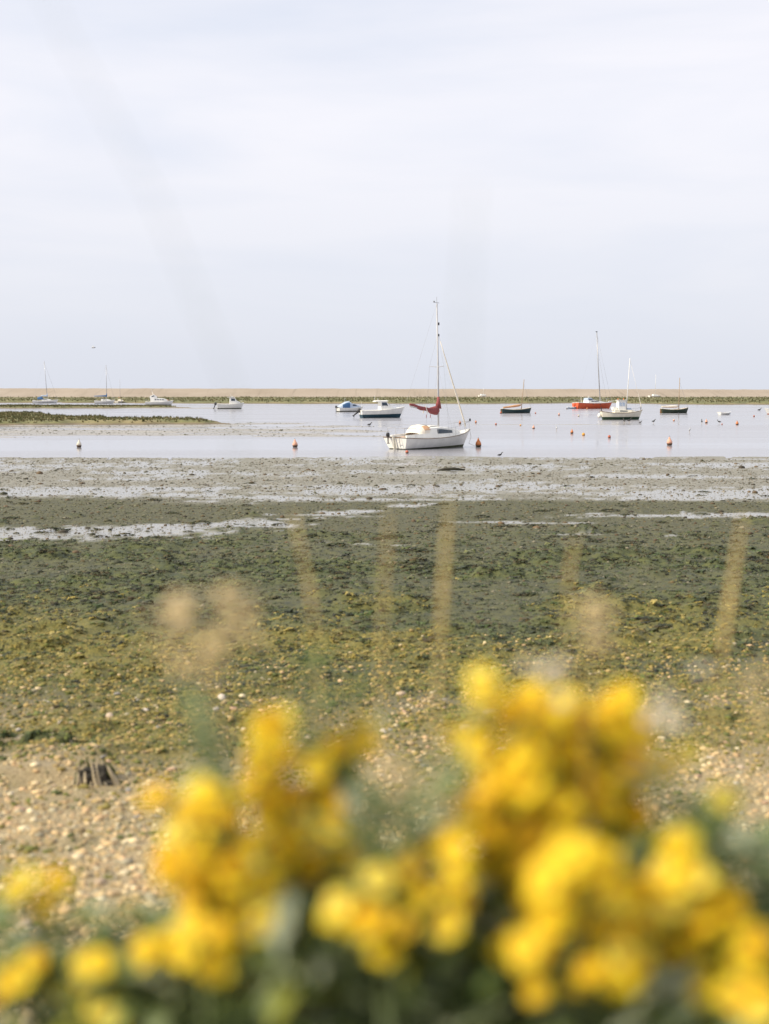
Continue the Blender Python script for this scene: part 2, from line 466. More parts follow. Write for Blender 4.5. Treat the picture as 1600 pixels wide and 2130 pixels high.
def shore(x, y):
    """height and surface zones of the shore at (x, y)"""
    x = np.asarray(x, float); y = np.asarray(y, float)
    far = sstep(6, 30, y)
    yw = y + (fbm(x / 9, y / 30, 3, 5) - .5) * 2.2 * far
    z = np.interp(yw, PY, PZ)
    n1 = fbm(x / 1.6, y / 1.6, 4, 11); n2 = fbm(x / .42, y / .42, 4, 23); n3 = fbm(x / 5.0, y / 2.2, 4, 31); n4 = fbm(x / .16, y / .16, 3, 41)
    # standing water and wet sheen
    pools = seg_blob(x, y, [(-15, 26.4, 1.5), (-8.4, 27.6, 1.5), (-3.9, 29.4, .75), (-1.85, 32, .45), (1.4, 35.6, .4)])
    pools = np.maximum(pools, seg_blob(x, y, [(5.6, 31.6, .35), (8, 32.2, .8), (14, 32.8, 1.0)]))
    pools = np.maximum(pools, .8 * seg_blob(x, y, [(2.2, 30.5, .35), (4.6, 30.2, .4)]))
    pools = np.maximum(pools, .8 * seg_blob(x, y, [(-1.6, 25.7, .2), (0.2, 25.4, .25)]))
    pools = np.maximum(pools, .6 * seg_blob(x, y, [(4.4, 27.4, .25), (6.6, 27.2, .25)]))
    pools *= sstep(.36, .54, fbm(x / 2.6, y / 1.1, 4, 131) + .16 * sstep(-2.5, -6, x))
    wetb = sstep(36.2, 39.2, yw + (n3 - .5) * 5.5)
    sheet = wetb * (0.42 + .34 * sstep(44, 41, yw) ) + wetb * (n3 - .5) * 2.0
    tip = seg_blob(x, y, [(-6, 39, 1.3), (-2, 37.2, .8), (2, 37.2, .7)]) * .8
    wet = np.clip(np.maximum(np.maximum(pools, tip), sheet) + (n2 - .5) * 1.5 * (pools + wetb > .02), 0, 1)
    wet = sstep(.34, .70, wet) * sstep(20, 24, y)
    # weed
    wf = sstep(31, 22, yw + (n3 - .5) * 7) * sstep(8.2, 11.5, yw + (n1 - .5) * 5)
    patch = sstep(.44, .57, .5 * n3 + .5 * n1 + .10 * sstep(26, 14, y))
    weed = np.clip(wf * (0.30 + patch), 0, 1)
    clump = sstep(.60, .72, .6 * n1 + .4 * n2) * sstep(38, 30, y)
    weed = np.clip(np.maximum(weed, clump * .9 * sstep(8, 12, y)), 0, 1) * (1 - wet)
    gold = sstep(21, 14.5, yw + (n3 - .5) * 8) * sstep(.38, .62, n1 * .6 + n3 * .4 + .12 * sstep(16, 11, y))
    shin = sstep(11.3, 8.2, yw + (n1 - .5) * 4.5 + (n3 - .5) * 3)
    # relief
    amp = (1 - .93 * wet)
    rel = ((n2 - .5) * .055 + (n4 - .5) * .03) * amp + (n1 - .5) * .05 * amp
    rel += weed * sstep(.42, .75, n2) * .055 + clump * .05
    rel *= sstep(64.5, 61, y) * .999 + .001
    rel = np.where(y < 12, rel * .6, rel)
    ledge = np.exp(-((x + 2.35) / .6) ** 2) * sstep(8.15, 8.3, y) * sstep(9.6, 8.6, y) * .10
    film = sstep(39.0, 35.6, yw + (n3 - .5) * 5.5) * (1 - wet)
    return z + rel + ledge, wet, weed, shin, gold, film

uc = np.linspace(-.43, .43, 390)
u = np.concatenate([[-18, -6, -2.5, -1.2, -.8, -.6, -.5, -.46], uc, [.46, .5, .6, .8, 1.2, 2.5, 6, 18]])
rows = np.concatenate([[-60, -20, -6, -2, -.5], np.linspace(.3, 4, 40, endpoint=False), 1 / np.linspace(1 / 4.0, 1 / 66.0, 640),
                       [68, 72, 78, 90, 120, 200, 400, 900, 2000, 4000]])
Uo, Yo = np.meshgrid(u, rows)
Xo = Uo * (np.maximum(Yo, 0) + 3)
z, wet_, weed_, shin_, gold_, film_ = shore(Xo, Yo)
V = np.stack([Xo, Yo, z], -1).reshape(-1, 3)
nu, nr = len(u), len(rows)
idx = np.arange(nu * nr).reshape(nr, nu)
Fq = np.stack([idx[:-1, :-1], idx[:-1, 1:], idx[1:, 1:], idx[1:, :-1]], -1).reshape(-1, 4)
zn = np.stack([wet_, weed_, shin_, gold_], -1).reshape(-1, 4)
me = np_mesh('ground', V, Fq, True, zn, 'zones')
at_ = me.attributes.new('film', 'FLOAT', 'POINT'); at_.data.foreach_set('value', film_.ravel().astype(np.float32))
ground = tag(link('ground', me, M['ground']), 'muddy foreshore with weed and shingle running down to the lagoon', kind='structure')

# water: one sheet from the mud's edge out past the bank
xs = np.concatenate([np.linspace(-6000, -300, 8), np.linspace(-250, 250, 30), np.linspace(300, 6000, 8)])
ys = np.array([61.5, 64, 70, 80, 100, 140, 200, 300, 450, 700, 1200, 3000, 9000])
Xw, Yw = np.meshgrid(xs, ys)
idx = np.arange(Xw.size).reshape(Xw.shape)
Fq = np.stack([idx[:-1, :-1], idx[:-1, 1:], idx[1:, 1:], idx[1:, :-1]], -1).reshape(-1, 4)
me = np_mesh('water', np.stack([Xw, Yw, np.zeros_like(Xw)], -1).reshape(-1, 3), Fq, True)
tag(link('water', me, M['water']), 'pale grey lagoon water with ruffled and smooth lanes', kind='structure')

def poly_sd(x, y, poly):
    """distance inside (+) or outside (-) a closed outline"""
    d = np.full(x.shape, 1e9); ins = np.zeros(x.shape, bool)
    for (x0, y0), (x1, y1) in zip(poly, poly[1:] + poly[:1]):
        dx, dy = x1 - x0, y1 - y0
        t = np.clip(((x - x0) * dx + (y - y0) * dy) / (dx * dx + dy * dy), 0, 1)
        d = np.minimum(d, np.hypot(x - x0 - t * dx, y - y0 - t * dy))
        if y0 != y1:
            ins ^= ((y0 > y) != (y1 > y)) & (x < (x1 - x0) * (y - y0) / (y1 - y0) + x0)
    return np.where(ins, d, -d)

def island(name, label, poly, res, hfun, mat, kind='structure', zcut=-.05):
    px = [p[0] for p in poly]; py = [p[1] for p in poly]
    gx = np.arange(min(px) - 2, max(px) + 2, res[0]); gy = np.arange(min(py) - 2, max(py) + 2, res[1])
    X, Y = np.meshgrid(gx, gy)
    sd = poly_sd(X, Y, poly)
    Z = hfun(X, Y, sd)
    idx = np.arange(X.size).reshape(X.shape)
    Fq = np.stack([idx[:-1, :-1], idx[:-1, 1:], idx[1:, 1:], idx[1:, :-1]], -1).reshape(-1, 4)
    keep = (Z.ravel()[Fq] > zcut).any(1)
    Fq = Fq[keep]
    used = np.unique(Fq); rem = np.zeros(X.size, int); rem[used] = np.arange(len(used))
    me = np_mesh(name, np.stack([X, Y, Z], -1).reshape(-1, 3)[used], rem[Fq], True)
    return tag(link(name, me, mat), label, kind=kind)

A_POLY = [(-95, 116), (-45, 118.5), (-30, 121), (-20, 123), (-15.2, 124.5), (-16.6, 128), (-19, 134), (-28, 137), (-30.5, 144), (-38, 149), (-46, 168), (-60, 176), (-120, 180)]
B_POLY = [(-140, 227), (-71, 231), (-55, 233), (-42, 237), (-36, 241), (-43, 250), (-60, 256), (-80, 259), (-160, 262)]
C_POLY = [(-400, 345), (-110, 338), (-80, 336), (-62, 327), (-50, 318), (-35, 316), (-20, 311), (-8, 315), (10, 312), (22, 310), (36, 317), (48, 326), (58, 338), (63, 322), (66, 300), (74, 286), (84, 278), (110, 270), (400, 262), (430, 500), (-430, 500)]
def hA(X, Y, sd):
    e = sd + (fbm(X / 3, Y / 3, 4, 61) - .5) * 5
    back = sstep(119, 140, Y)
    return -.3 + .72 * sstep(-.8, 2.4, e) + (fbm(X / 1.2, Y / 1.2, 4, 63) - .5) * .22 + back * .06 * sstep(0, 2, e)
def hB(X, Y, sd):
    e = sd + (fbm(X / 4, Y / 4, 4, 71) - .5) * 6
    return -.3 + .66 * sstep(-1, 3, e) + (fbm(X / 2, Y / 2, 4, 73) - .5) * .2
def hC(X, Y, sd):
    e = sd + (fbm(X / 7, Y / 9, 4, 81) - .5) * 12
    creek = sstep(.05, .015, np.abs(fbm(X / 60, Y / 26, 4, 85) - .5)) * sstep(430, 380, Y)
    return -.3 + .78 * sstep(-1.5, 4, e) + (fbm(X / 3, Y / 3, 4, 83) - .5) * .34 - creek * .55 + .30 * sstep(400, 480, Y)
island('salt_marsh', 'low green salt marsh tongue near the left edge', A_POLY, (.4, .36), hA, M['marsh'])
island('salt_marsh', 'thin far strip of salt marsh in front of the left yachts', B_POLY, (.6, .6), hB, M['marsh'])
island('salt_marsh', 'long band of salt marsh at the foot of the shingle bank', C_POLY, (2.0, 1.5), hC, M['marsh'], zcut=-.12)

D_POLY = [(-110, 86.5), (-27, 87.4), (-14, 87.8), (-4, 88.3), (1.5, 89.6), (3, 92), (-2, 98), (1, 104), (-3, 112), (1, 119), (-4, 127), (-9, 133), (-20, 130), (-110, 122)]
def hD(X, Y, sd):
    e = np.clip(sd, -3, 6) + (fbm(X / 9, Y / 2.6, 4, 91) - .5) * 7
    hol = sstep(.50, .60, fbm(X / 14, Y / 3.2, 4, 95))
    return -.06 + .085 * sstep(0, 3.5, e) - .05 * hol + (fbm(X / 1.3, Y / .9, 4, 93) - .5) * .07
flat = island('tidal_mud', 'bare grey mudflat below the near salt marsh', D_POLY, (.42, .28), hD, M['mud'], zcut=-.02)
E_POLY = [(-50, 231), (-38, 232), (-26, 235.5), (-24, 238), (-34, 240), (-50, 238)]
island('tidal_mud', 'thin dark mud spit by the far white motorboat', E_POLY, (.4, .4),
       lambda X, Y, sd: -.12 + .2 * sstep(0, 1.5, sd + (fbm(X / 3, Y, 3, 97) - .5) * 3) + (fbm(X, Y, 3, 98) - .5) * .1, M['mud'], zcut=-.02)
F_POLY = [(-2, 120), (6, 121), (14, 120), (24, 122), (30, 125), (20, 127), (8, 126), (-1, 124)]
island('tidal_mud', 'low mud streak in the middle of the lagoon', F_POLY, (.3, .25),
       lambda X, Y, sd: -.11 + .13 * sstep(0, 3, sd + (fbm(X / 7, Y / 1.4, 4, 197) - .5) * 6) + (fbm(X / 1.5, Y, 3, 198) - .5) * .06, M['mud'], zcut=-.02)

# shingle bank
bx = np.concatenate([np.linspace(-1600, -260, 30), np.arange(-250, 250, 1.5), np.linspace(260, 1600, 30)])
prof = [(455, -.5), (470, .75), (478, 1.1), (484, 1.7), (490, 2.6), (495, 3.4), (499, 3.85), (503, 3.95), (512, 3.8), (530, 2.0), (560, -.8)]
X, J = np.meshgrid(bx, np.arange(len(prof)))
Yb = np.array([p[0] for p in prof])[J].astype(float); Zb = np.array([p[1] for p in prof])[J]
k = np.clip(1 - .00042 * X, .8, 1.15)
Zb = np.where(Zb > 0.5, Zb * k + (fbm(X / 25, J * .6, 4, 101) - .5) * .16 * (Zb / 4) + (fbm(X / 4, J * 1.3, 3, 103) - .5) * .30 * (Zb / 4), Zb)
idx = np.arange(X.size).reshape(X.shape)
Fq = np.stack([idx[:-1, :-1], idx[:-1, 1:], idx[1:, 1:], idx[1:, :-1]], -1).reshape(-1, 4)
tag(link('shingle_bank', np_mesh('shingle_bank', np.stack([X, Yb, Zb], -1).reshape(-1, 3), Fq, True), M['bank']),
    'long pale shingle bank along the horizon', kind='structure')

# ---- scatter: marsh grass tufts (uncountable), one mesh per marsh
def scatter(name, P, S, rot, tints, TV, TF, mat, parent=None, kind='stuff', label=None, cat=None, zs=None, smooth=False):
    nP, nT = len(P), len(TV)
    c, s = np.cos(rot)[:, None], np.sin(rot)[:, None]
    T = TV[rng.integers(0, nT, nP)]
    x = T[:, :, 0] * c - T[:, :, 1] * s; y = T[:, :, 0] * s + T[:, :, 1] * c
    zz = T[:, :, 2] * (zs[:, None] if zs is not None else S[:, None])
    Vv = np.stack([x * S[:, None] + P[:, :1], y * S[:, None] + P[:, 1:2], zz + P[:, 2:3]], -1)
    k = TV.shape[1]
    Ff = (TF[None] + (np.arange(nP) * k)[:, None, None]).reshape(-1, TF.shape[1])
    cols = np.repeat(tints, k, axis=0)
    me = np_mesh(name, Vv.reshape(-1, 3), Ff, smooth, cols)
    return tag(link(name, me, mat, parent), label, cat, kind=kind)

def tuft_templates(nt=5, blades=7):
    out = []
    for t in range(nt):
        v = []
        for b in range(blades):
            a = random.uniform(0, 2 * PI); r = random.uniform(0, .35); ln = random.uniform(.6, 1.0); tilt = random.uniform(.1, .6); w = .13
            bx_, by_ = r * math.cos(a), r * math.sin(a)
            dx, dy = math.cos(a), math.sin(a)
            v += [(bx_ - dy * w, by_ + dx * w, 0), (bx_ + dy * w, by_ - dx * w, 0), (bx_ + dx * tilt * ln, by_ + dy * tilt * ln, ln)]
        out.append(v)
    F_ = [(3 * b, 3 * b + 1, 3 * b + 2) for b in range(blades)]
    return np.array(out), np.array(F_)
TT, TF = tuft_templates()
def tints_from(pal, n, var=.2):
    p = np.array(pal)[rng.integers(0, len(pal), n)]
    return np.clip(p * (1 + (rng.random((n, 1)) - .5) * 2 * var), 0, 1)
MARSH_PAL = [(.08, .088, .032), (.115, .112, .045), (.16, .13, .06), (.06, .066, .027), (.175, .15, .08)]
def marsh_tufts(poly, hf, n, size, label, inner=1.2):
    px = [p[0] for p in poly]; py = [p[1] for p in poly]
    x = rng.uniform(min(px), max(px), n * 3); y = rng.uniform(min(py), max(py), n * 3)
    ok = np.abs(x) < y * .42 + 6
    x, y = x[ok], y[ok]
    sd = poly_sd(x, y, poly); zz = hf(x, y, sd)
    ok = (zz > .22)
    x, y, zz = x[ok][:n], y[ok][:n], zz[ok][:n]
    S = size * (.5 + rng.random(len(x)))
    scatter('marsh_grass', np.stack([x, y, zz - .03], -1), S, rng.random(len(x)) * 6.28, tints_from(MARSH_PAL, len(x)), TT, TF, M['tuft'], label=label, cat='grass')
marsh_tufts(A_POLY, hA, 9000, .24, 'rough green grass on the near salt marsh tongue')
marsh_tufts(B_POLY, hB, 5000, .26, 'rough grass on the thin far marsh strip')
marsh_tufts(C_POLY, hC, 14000, .38, 'rough olive grass on the marsh below the shingle bank')

# ---- pebbles of the beach: the largest as single parts of the ground, the rest as one mass
def pebble_templates(nt, seg, rings, seed):
    rs = random.Random(seed); out = []
    for t in range(nt):
        sx_, sy_, sz_ = rs.uniform(.8, 1.25), rs.uniform(.65, 1.0), rs.uniform(.4, .7)
        ph = [rs.uniform(0, 6.28) for _ in range(4)]
        v = [(0, 0, -sz_)]
        for i in range(1, rings):
            a = PI * i / rings
            for k in range(seg):
                th = 2 * PI * k / seg
                q = 1 + .16 * math.sin(2 * th + ph[0]) + .10 * math.sin(3 * th + ph[1] + a) + .08 * math.cos(2 * a + ph[2])
                v.append((sx_ * q * math.sin(a) * math.cos(th), sy_ * q * math.sin(a) * math.sin(th), -sz_ * math.cos(a)))
        v.append((0, 0, sz_))
        out.append(v)
    F_ = []
    for k in range(seg): F_.append((0, 1 + (k + 1) % seg, 1 + k))
    for i in range(rings - 2):
        for k in range(seg):
            a, b = 1 + i * seg + k, 1 + i * seg + (k + 1) % seg
            F_ += [(a, b, b + seg), (a, b + seg, a + seg)]
    top = 1 + (rings - 1) * seg
    for k in range(seg): F_.append((top, top - seg + k, top - seg + (k + 1) % seg))
    return np.array(out), np.array(F_)
PEB_PAL = np.array([(.58, .43, .28), (.53, .37, .23), (.66, .52, .38), (.40, .29, .18), (.66, .58, .48), (.46, .30, .19), (.36, .31, .25), (.30, .22, .13), (.58, .38, .26), (.26, .25, .23)])
ALG_PAL = np.array([(.14, .15, .035), (.21, .175, .045), (.085, .10, .03), (.30, .225, .07), (.36, .26, .10)])
def pebble_tint(x, y, n):
    al = sstep(6.8, 10.6, y - .12 * x + (fbm(x / 1.6, y / 1.6, 4, 11) - .5) * 8 + (fbm(x / .5, y / .5, 3, 55) - .5) * 4)
    a = PEB_PAL[rng.integers(0, len(PEB_PAL), n)]; b = ALG_PAL[rng.integers(0, len(ALG_PAL), n)]
    a = (a * .75 + np.array([.13, .105, .075])) * np.array([1.0, .99, .80])
    pick = (rng.random(n) < al * .9)[:, None]
    return np.clip(np.where(pick, b, a) * (1 + (rng.random((n, 1)) - .5) * .35), 0, 1)
PT, PF = pebble_templates(8, 5, 3, 4)
def fan_points(n, y0, y1, pw=1.0, half=.40):
    """random spots, denser where the beach lies nearer"""
    uu = rng.random(n)
    y = (y0 ** pw + uu * (y1 ** pw - y0 ** pw)) ** (1 / pw)
    return (rng.random(n) * 2 - 1) * (half * y + .3), y
px_, py_ = fan_points(46000, 3.4, 15.0, .9)
keep = rng.random(len(px_)) < sstep(17, 11, py_ + (fbm(px_ / 1.6, py_ / 1.6, 4, 11) - .5) * 5) + .06
px_, py_ = px_[keep], py_[keep]
S = np.exp(rng.normal(math.log(.0128), .48, len(px_))).clip(.006, .04)
zz = shore(px_, py_)[0]
scatter('pebbles', np.stack([px_, py_, zz + S * .12], -1), S, rng.random(len(px_)) * 6.28, pebble_tint(px_, py_, len(px_)), PT, PF, M['pebble'], parent=ground, smooth=True)
# larger single stones
PT2, PF2 = pebble_templates(6, 6, 4, 9)
stone_mats = []
for i, cc in enumerate([(.60, .47, .34), (.50, .38, .26), (.66, .58, .49), (.38, .30, .20), (.54, .35, .23), (.30, .28, .25), (.20, .18, .08)]):
    stone_mats.append(plain('stone_tone_%d' % i, cc, .75, .3, 45, bump=.4))
stone_mesh = []
for i in range(14):
    me = np_mesh('stone', PT2[i % 6], PF2, True); me.materials.append(stone_mats[i % 7]); stone_mesh.append(me)
sx_, sy_ = fan_points(290, 4.6, 11.5, 1.0, .34)
sz_ = shore(sx_, sy_)[0]
for i in range(len(sx_)):
    o = bpy.data.objects.new('stone', stone_mesh[rng.integers(0, 14)]); COL.objects.link(o); o.parent = ground
    s_ = float(np.exp(rng.normal(math.log(.026), .32)))
    o.location = (sx_[i], sy_[i], sz_[i] + s_ * .2); o.scale = (s_, s_, s_ * .9); o.rotation_euler = (random.uniform(-.3, .3), random.uniform(-.3, .3), random.uniform(0, 6.28))

# ---- seaweed on the mud
def weed_templates(nt=6, fr=6):
    out = []
    for t in range(nt):
        v = []
        for b in range(fr):
            a = random.uniform(0, 2 * PI); ln = random.uniform(.5, 1.0); w = random.uniform(.16, .34); h0 = random.uniform(.25, .9); r0 = random.uniform(0, .3)
            dx, dy = math.cos(a), math.sin(a)
            v += [(r0 * dx - dy * w * .5, r0 * dy + dx * w * .5, h0 * .6), (r0 * dx + dy * w * .5, r0 * dy - dx * w * .5, h0 * .7),
                  ((r0 + ln * .55) * dx + dy * w, (r0 + ln * .55) * dy - dx * w, h0), ((r0 + ln * .55) * dx - dy * w, (r0 + ln * .55) * dy + dx * w, h0 * .8),
                  ((r0 + ln) * dx, (r0 + ln) * dy, -.1)]
        out.append(v)
    F_ = []
    for b in range(fr): o = 5 * b; F_ += [(o, o + 1, o + 2), (o, o + 2, o + 3), (o + 3, o + 2, o + 4)]
    return np.array(out), np.array(F_)
WT, WF = weed_templates()
DARK_PAL = [(.035, .045, .02), (.05, .06, .028), (.028, .03, .018), (.075, .08, .03), (.08, .06, .022)]
GREEN_PAL = [(.10, .125, .04), (.07, .10, .03), (.15, .16, .06), (.055, .075, .03)]
GOLD_PAL = [(.29, .225, .045), (.21, .175, .035), (.34, .275, .08), (.12, .11, .025), (.11, .135, .03)]
wx, wy = fan_points(64000, 9.0, 36, .2, .38)
zz, wet_, weed_, shin_, gold_, film_ = shore(wx, wy)
keep = rng.random(len(wx)) < weed_ ** 1.3 * (1 - wet_) * (1 - .75 * shin_)
wx, wy, zz, gold_ = wx[keep], wy[keep], zz[keep], gold_[keep]
n_ = len(wx)
S = np.exp(rng.normal(math.log(.040), .4, n_)) * np.interp(wy, [9, 14, 25, 36], [.6, .9, 1.3, 1.5])
t1, t2, t3 = tints_from(DARK_PAL, n_), tints_from(GREEN_PAL, n_), tints_from(GOLD_PAL, n_)
rr = rng.random(n_)
tt = np.where((rr < gold_ * .85)[:, None], t3, np.where((rr < .45 + .3 * gold_)[:, None], t2, t1))
scatter('seaweed', np.stack([wx, wy, zz - .004], -1), S, rng.random(n_) * 6.28, tt, WT, WF, M['weed'], label='dark and golden seaweed matted over the foreshore', cat='seaweed', zs=S * .45)
# loose lumps of weed, shell and stone all over the wet mud
OT, OF = pebble_templates(8, 4, 2, 21)
lx, ly = fan_points(62000, 15, 63, .5, .38)
zz, lw, _, _, _, lfilm = shore(lx, ly)
keep = rng.random(len(lx)) < (1 - .5 * lw) * sstep(13, 21, ly)
lx, ly, zz, lfilm = lx[keep], ly[keep], zz[keep], lfilm[keep]
S = np.exp(rng.normal(math.log(.022), .45, len(lx))) * np.interp(ly, [17, 30, 62], [.7, 1.0, 1.3])
lt = tints_from([(.15, .14, .11), (.11, .105, .08), (.19, .175, .14), (.09, .09, .055), (.24, .22, .18), (.13, .10, .065)], len(lx))
lf_ = tints_from([(.05, .055, .03), (.10, .10, .055), (.035, .035, .022), (.17, .165, .10), (.14, .10, .045), (.08, .095, .045), (.22, .20, .14)], len(lx))
lt = np.where((rng.random(len(lx)) < lfilm)[:, None], lf_ * .85, lt)
scatter('mud_lumps', np.stack([lx, ly, zz], -1), S, rng.random(len(lx)) * 6.28, lt, OT, OF, M['pebble'], parent=ground, smooth=True)
lx, ly = fan_points(700, 24, 62, .6, .40)
zz = shore(lx, ly)[0]
S = np.exp(rng.normal(math.log(.055), .4, len(lx))) * np.interp(ly, [24, 62], [.8, 1.2])
scatter('mud_lumps', np.stack([lx, ly, zz], -1), S, rng.random(len(lx)) * 6.28, tints_from([(.06, .05, .035), (.09, .06, .035), (.05, .05, .03), (.13, .09, .05)], len(lx)), PT, PF, M['pebble'], parent=ground, smooth=True)
lx = rng.uniform(-60, 6, 9000); ly = rng.uniform(87, 133, 9000)
zz = hD(lx, ly, poly_sd(lx, ly, D_POLY)); keep = (zz > -.005) & (np.abs(lx) < ly * .42)
lx, ly, zz = lx[keep], ly[keep], zz[keep]
S = np.exp(rng.normal(math.log(.045), .5, len(lx)))
scatter('mud_lumps', np.stack([lx, ly, zz], -1), S, rng.random(len(lx)) * 6.28, tints_from([(.15, .14, .11), (.10, .10, .06), (.20, .19, .16), (.26, .25, .22), (.08, .075, .05)], len(lx)), OT, OF, M['pebble'], parent=flat, smooth=True)
# the clumps that stand out one by one
clump_mesh = []
for i in range(8):
    P_, F_, T_ = [], [], []
    rs = random.Random(100 + i)
    tv = WT
    V_ = []
    for j in range(16):
        t_ = WT[rs.randrange(6)]; a = rs.uniform(0, 6.28); r = rs.random() ** .7; s_ = rs.uniform(.25, .5)
        off = np.array([r * math.cos(a), r * math.sin(a) * .8, .35 * (1 - r * r)])
        V_.append(t_ * np.array([s_, s_, s_ * .55]) + off)
    V_ = np.concatenate(V_); Fk = np.concatenate([WF + 30 * j for j in range(16)])
    me = np_mesh('weed_clump', V_, Fk, False, np.repeat(tints_from(DARK_PAL, 16), 30, axis=0)); me.materials.append(M['weed']); clump_mesh.append(me)
cx, cy = fan_points(110, 20, 57, .5, .36)
cx2, cy2 = fan_points(170, 15.5, 31, .5, .35)
cx = np.concatenate([cx, cx2, [2.9, 3.6, 5.1, 1.55, -7.6, -6.6, -1.0, 0.55, -10.4, 4.4]]); cy = np.concatenate([cy, cy2, [29.2, 29.4, 28.0, 21.6, 28.2, 26.0, 25.2, 22.4, 35.6, 26.4]])
cz = shore(cx, cy)[0]
for i in range(len(cx)):
    o = bpy.data.objects.new('weed_clump', clump_mesh[i % 8]); COL.objects.link(o); o.parent = ground
    s_ = random.uniform(.07, .20) * (1.5 if i >= 280 else (.8 if i >= 110 else 1)) * float(np.interp(cy[i], [15, 20, 45, 57], [.8, 1.0, .8, .5]))
    o.location = (cx[i], cy[i], cz[i] - .01); o.scale = (s_ * random.uniform(1, 1.9), s_, s_ * random.uniform(.7, 1.2)); o.rotation_euler = (0, 0, random.uniform(-.3, .3))

# ================================================================== BOATS
def hull(root, L, B, fs, fm, fb, w, rake, hm, bm, dm, ts=.75, ne=.38, draft=.35, tr=.12, rail=None, open_boat=False, inner=None, NS=18, railr=.022):
    """boat shell, bow along +x, waterline at z = 0; returns sheer(x-fraction) -> (x, half-beam, z)"""
    def half(t):
        if t < .42: return B / 2 * (ts + (1 - ts) * math.sin(t / .42 * PI / 2))
        return max(.012, B / 2 * (1 - ((t - .42) / .58) ** 2.3))
    def sheer(t):
        return fs * (1 - t) * (1 - 2 * t) + fm * 4 * t * (1 - t) + fb * t * (2 * t - 1)
    def pt(t, h, sgn):
        s = sheer(t); q = max(0, min(1, (h + draft) / (s + draft)))
        y = half(t) * q ** (ne + .55 * t * t)
        x = -L / 2 + t * L - rake * t ** 3 * (1 - q) + tr * (1 - t) ** 6 * (1 - q)
        return (x, sgn * y, h)
    T = [i / (NS - 1) for i in range(NS)]
    for part, lo, hi, nrow, mat in (('bottom', None, w, 3, bm), ('topsides', w, None, 6, hm)):
        mb = MB()
        for sgn in (1, -1):
            rows = []
            for t in T:
                a = -draft if lo is None else lo; b = sheer(t) if hi is None else hi
                rows.append([pt(t, a + (b - a) * j / nrow, sgn) for j in range(nrow + 1)])
            mb.loft(rows if sgn == 1 else [r[::-1] for r in rows])
        a = -draft if lo is None else lo; b = sheer(0) if hi is None else hi
        tp = [pt(0, a + (b - a) * j / nrow, 1) for j in range(nrow + 1)] + [pt(0, a + (b - a) * j / nrow, -1) for j in range(nrow, -1, -1)]
        if lo is None: mb.add(tp, [tuple(range(len(tp)))])
        else:
            MB().add(tp, [tuple(range(len(tp)))]).build('transom', mat, root)
        mb.build(part, mat, root, True)
    S = [(pt(t, sheer(t), 1)[0], half(t), sheer(t)) for t in T]
    if open_boat:
        mb = MB(); rows = []
        for t, (x, b, s) in zip(T, S):
            b2 = max(.008, b - .05); x2 = x + (.04 if t == 0 else (-.05 if t == 1 else 0)); fl = max(.05, s - .42)
            bf = max(.006, min(b2, pt(t, fl, 1)[1] - .05)); fl = max(fl, s - .30)
            rows.append([(x2, b2, s - .01), (x2, bf, fl), (x2, 0, fl - .02), (x2, -bf, fl), (x2, -b2, s - .01)])
        mb.loft(rows).build('interior', inner or dm, root)
        mb = MB()
        for sgn in (1, -1): mb.loft([[(x, sgn * b, s + .004), (x, sgn * max(.004, b - .06), s + .006)] for x, b, s in S])
        mb.build('gunwale', dm, root)
    else:
        mb = MB()
        mb.loft([[(x, b - .01, s - .01), (x, b * .5, s + .03 * B / 2), (x, 0, s + .045 * B / 2), (x, -b * .5, s + .03 * B / 2), (x, -b + .01, s - .01)] for x, b, s in S])
        mb.build('deck', dm, root, True)
    if rail:
        mb = MB()
        for sgn in (1, -1): mb.tube([(x, sgn * (b + .008), s - .005) for x, b, s in S], railr, 5)
        mb.tube([(S[0][0] - .01, -S[0][1], S[0][2]), (S[0][0] - .01, S[0][1], S[0][2])], railr, 5)
        mb.build('rubbing_strake', rail, root)
    def sh(x):
        xs_ = [p[0] for p in S]
        return float(np.interp(x, xs_, [p[1] for p in S])), float(np.interp(x, xs_, [p[2] for p in S]))
    return sh

def trunk(root, name, st, mat, cam_=.05):
    """cabin lofted over stations (x, half-width bottom, half-width top, z bottom, z top)"""
    rows = [[(x, wb, z0), (x, wt, z1), (x, wt * .5, z1 + cam_ * .75), (x, 0, z1 + cam_), (x, -wt * .5, z1 + cam_ * .75), (x, -wt, z1), (x, -wb, z0)] for x, wb, wt, z0, z1 in st]
    return MB().loft(rows, closed=True, cap0=True, cap1=True).build(name, mat, root)

def side_window(par, st, x0, x1, f0, f1, mat, sides=(1, -1), name='window'):
    xs_ = [s[0] for s in st]
    def p(x, f, sg):
        wb, wt, z0, z1 = [float(np.interp(x, xs_, [s[k] for s in st])) for k in (1, 2, 3, 4)]
        return (x, sg * (wb + (wt - wb) * f + .012), z0 + (z1 - z0) * f)
    X = [x0] + [v for v in xs_ if x0 < v < x1] + [x1]
    for sg in sides:
        rows = []
        for x in X:
            q = (x - x0) / (x1 - x0); fb_ = f1 - (f1 - f0) * (.25 if q == 1 else 0)
            a, b_ = Vector(p(x, f0, sg)), Vector(p(x, fb_, sg)); o_ = Vector((0, sg * .02, 0))
            rows.append([a - o_, b_ - o_, b_ + o_ * .3, a + o_ * .3])
        MB().loft(rows, closed=True, cap0=True, cap1=True).build(name, mat, par)

def cross_window(par, x_lo, x_hi, hw, z0, z1, mat, ncol=2, name='window'):
    """window panes across the boat, leaning from x_lo at z0 to x_hi at z1"""
    for i in range(ncol):
        a, b = -hw + 2 * hw * i / ncol + .03, -hw + 2 * hw * (i + 1) / ncol - .03
        MB().slab([(x_lo, a, z0), (x_lo, b, z0), (x_hi, b * .94, z1), (x_hi, a * .94, z1)], .02).build(name, mat, par)

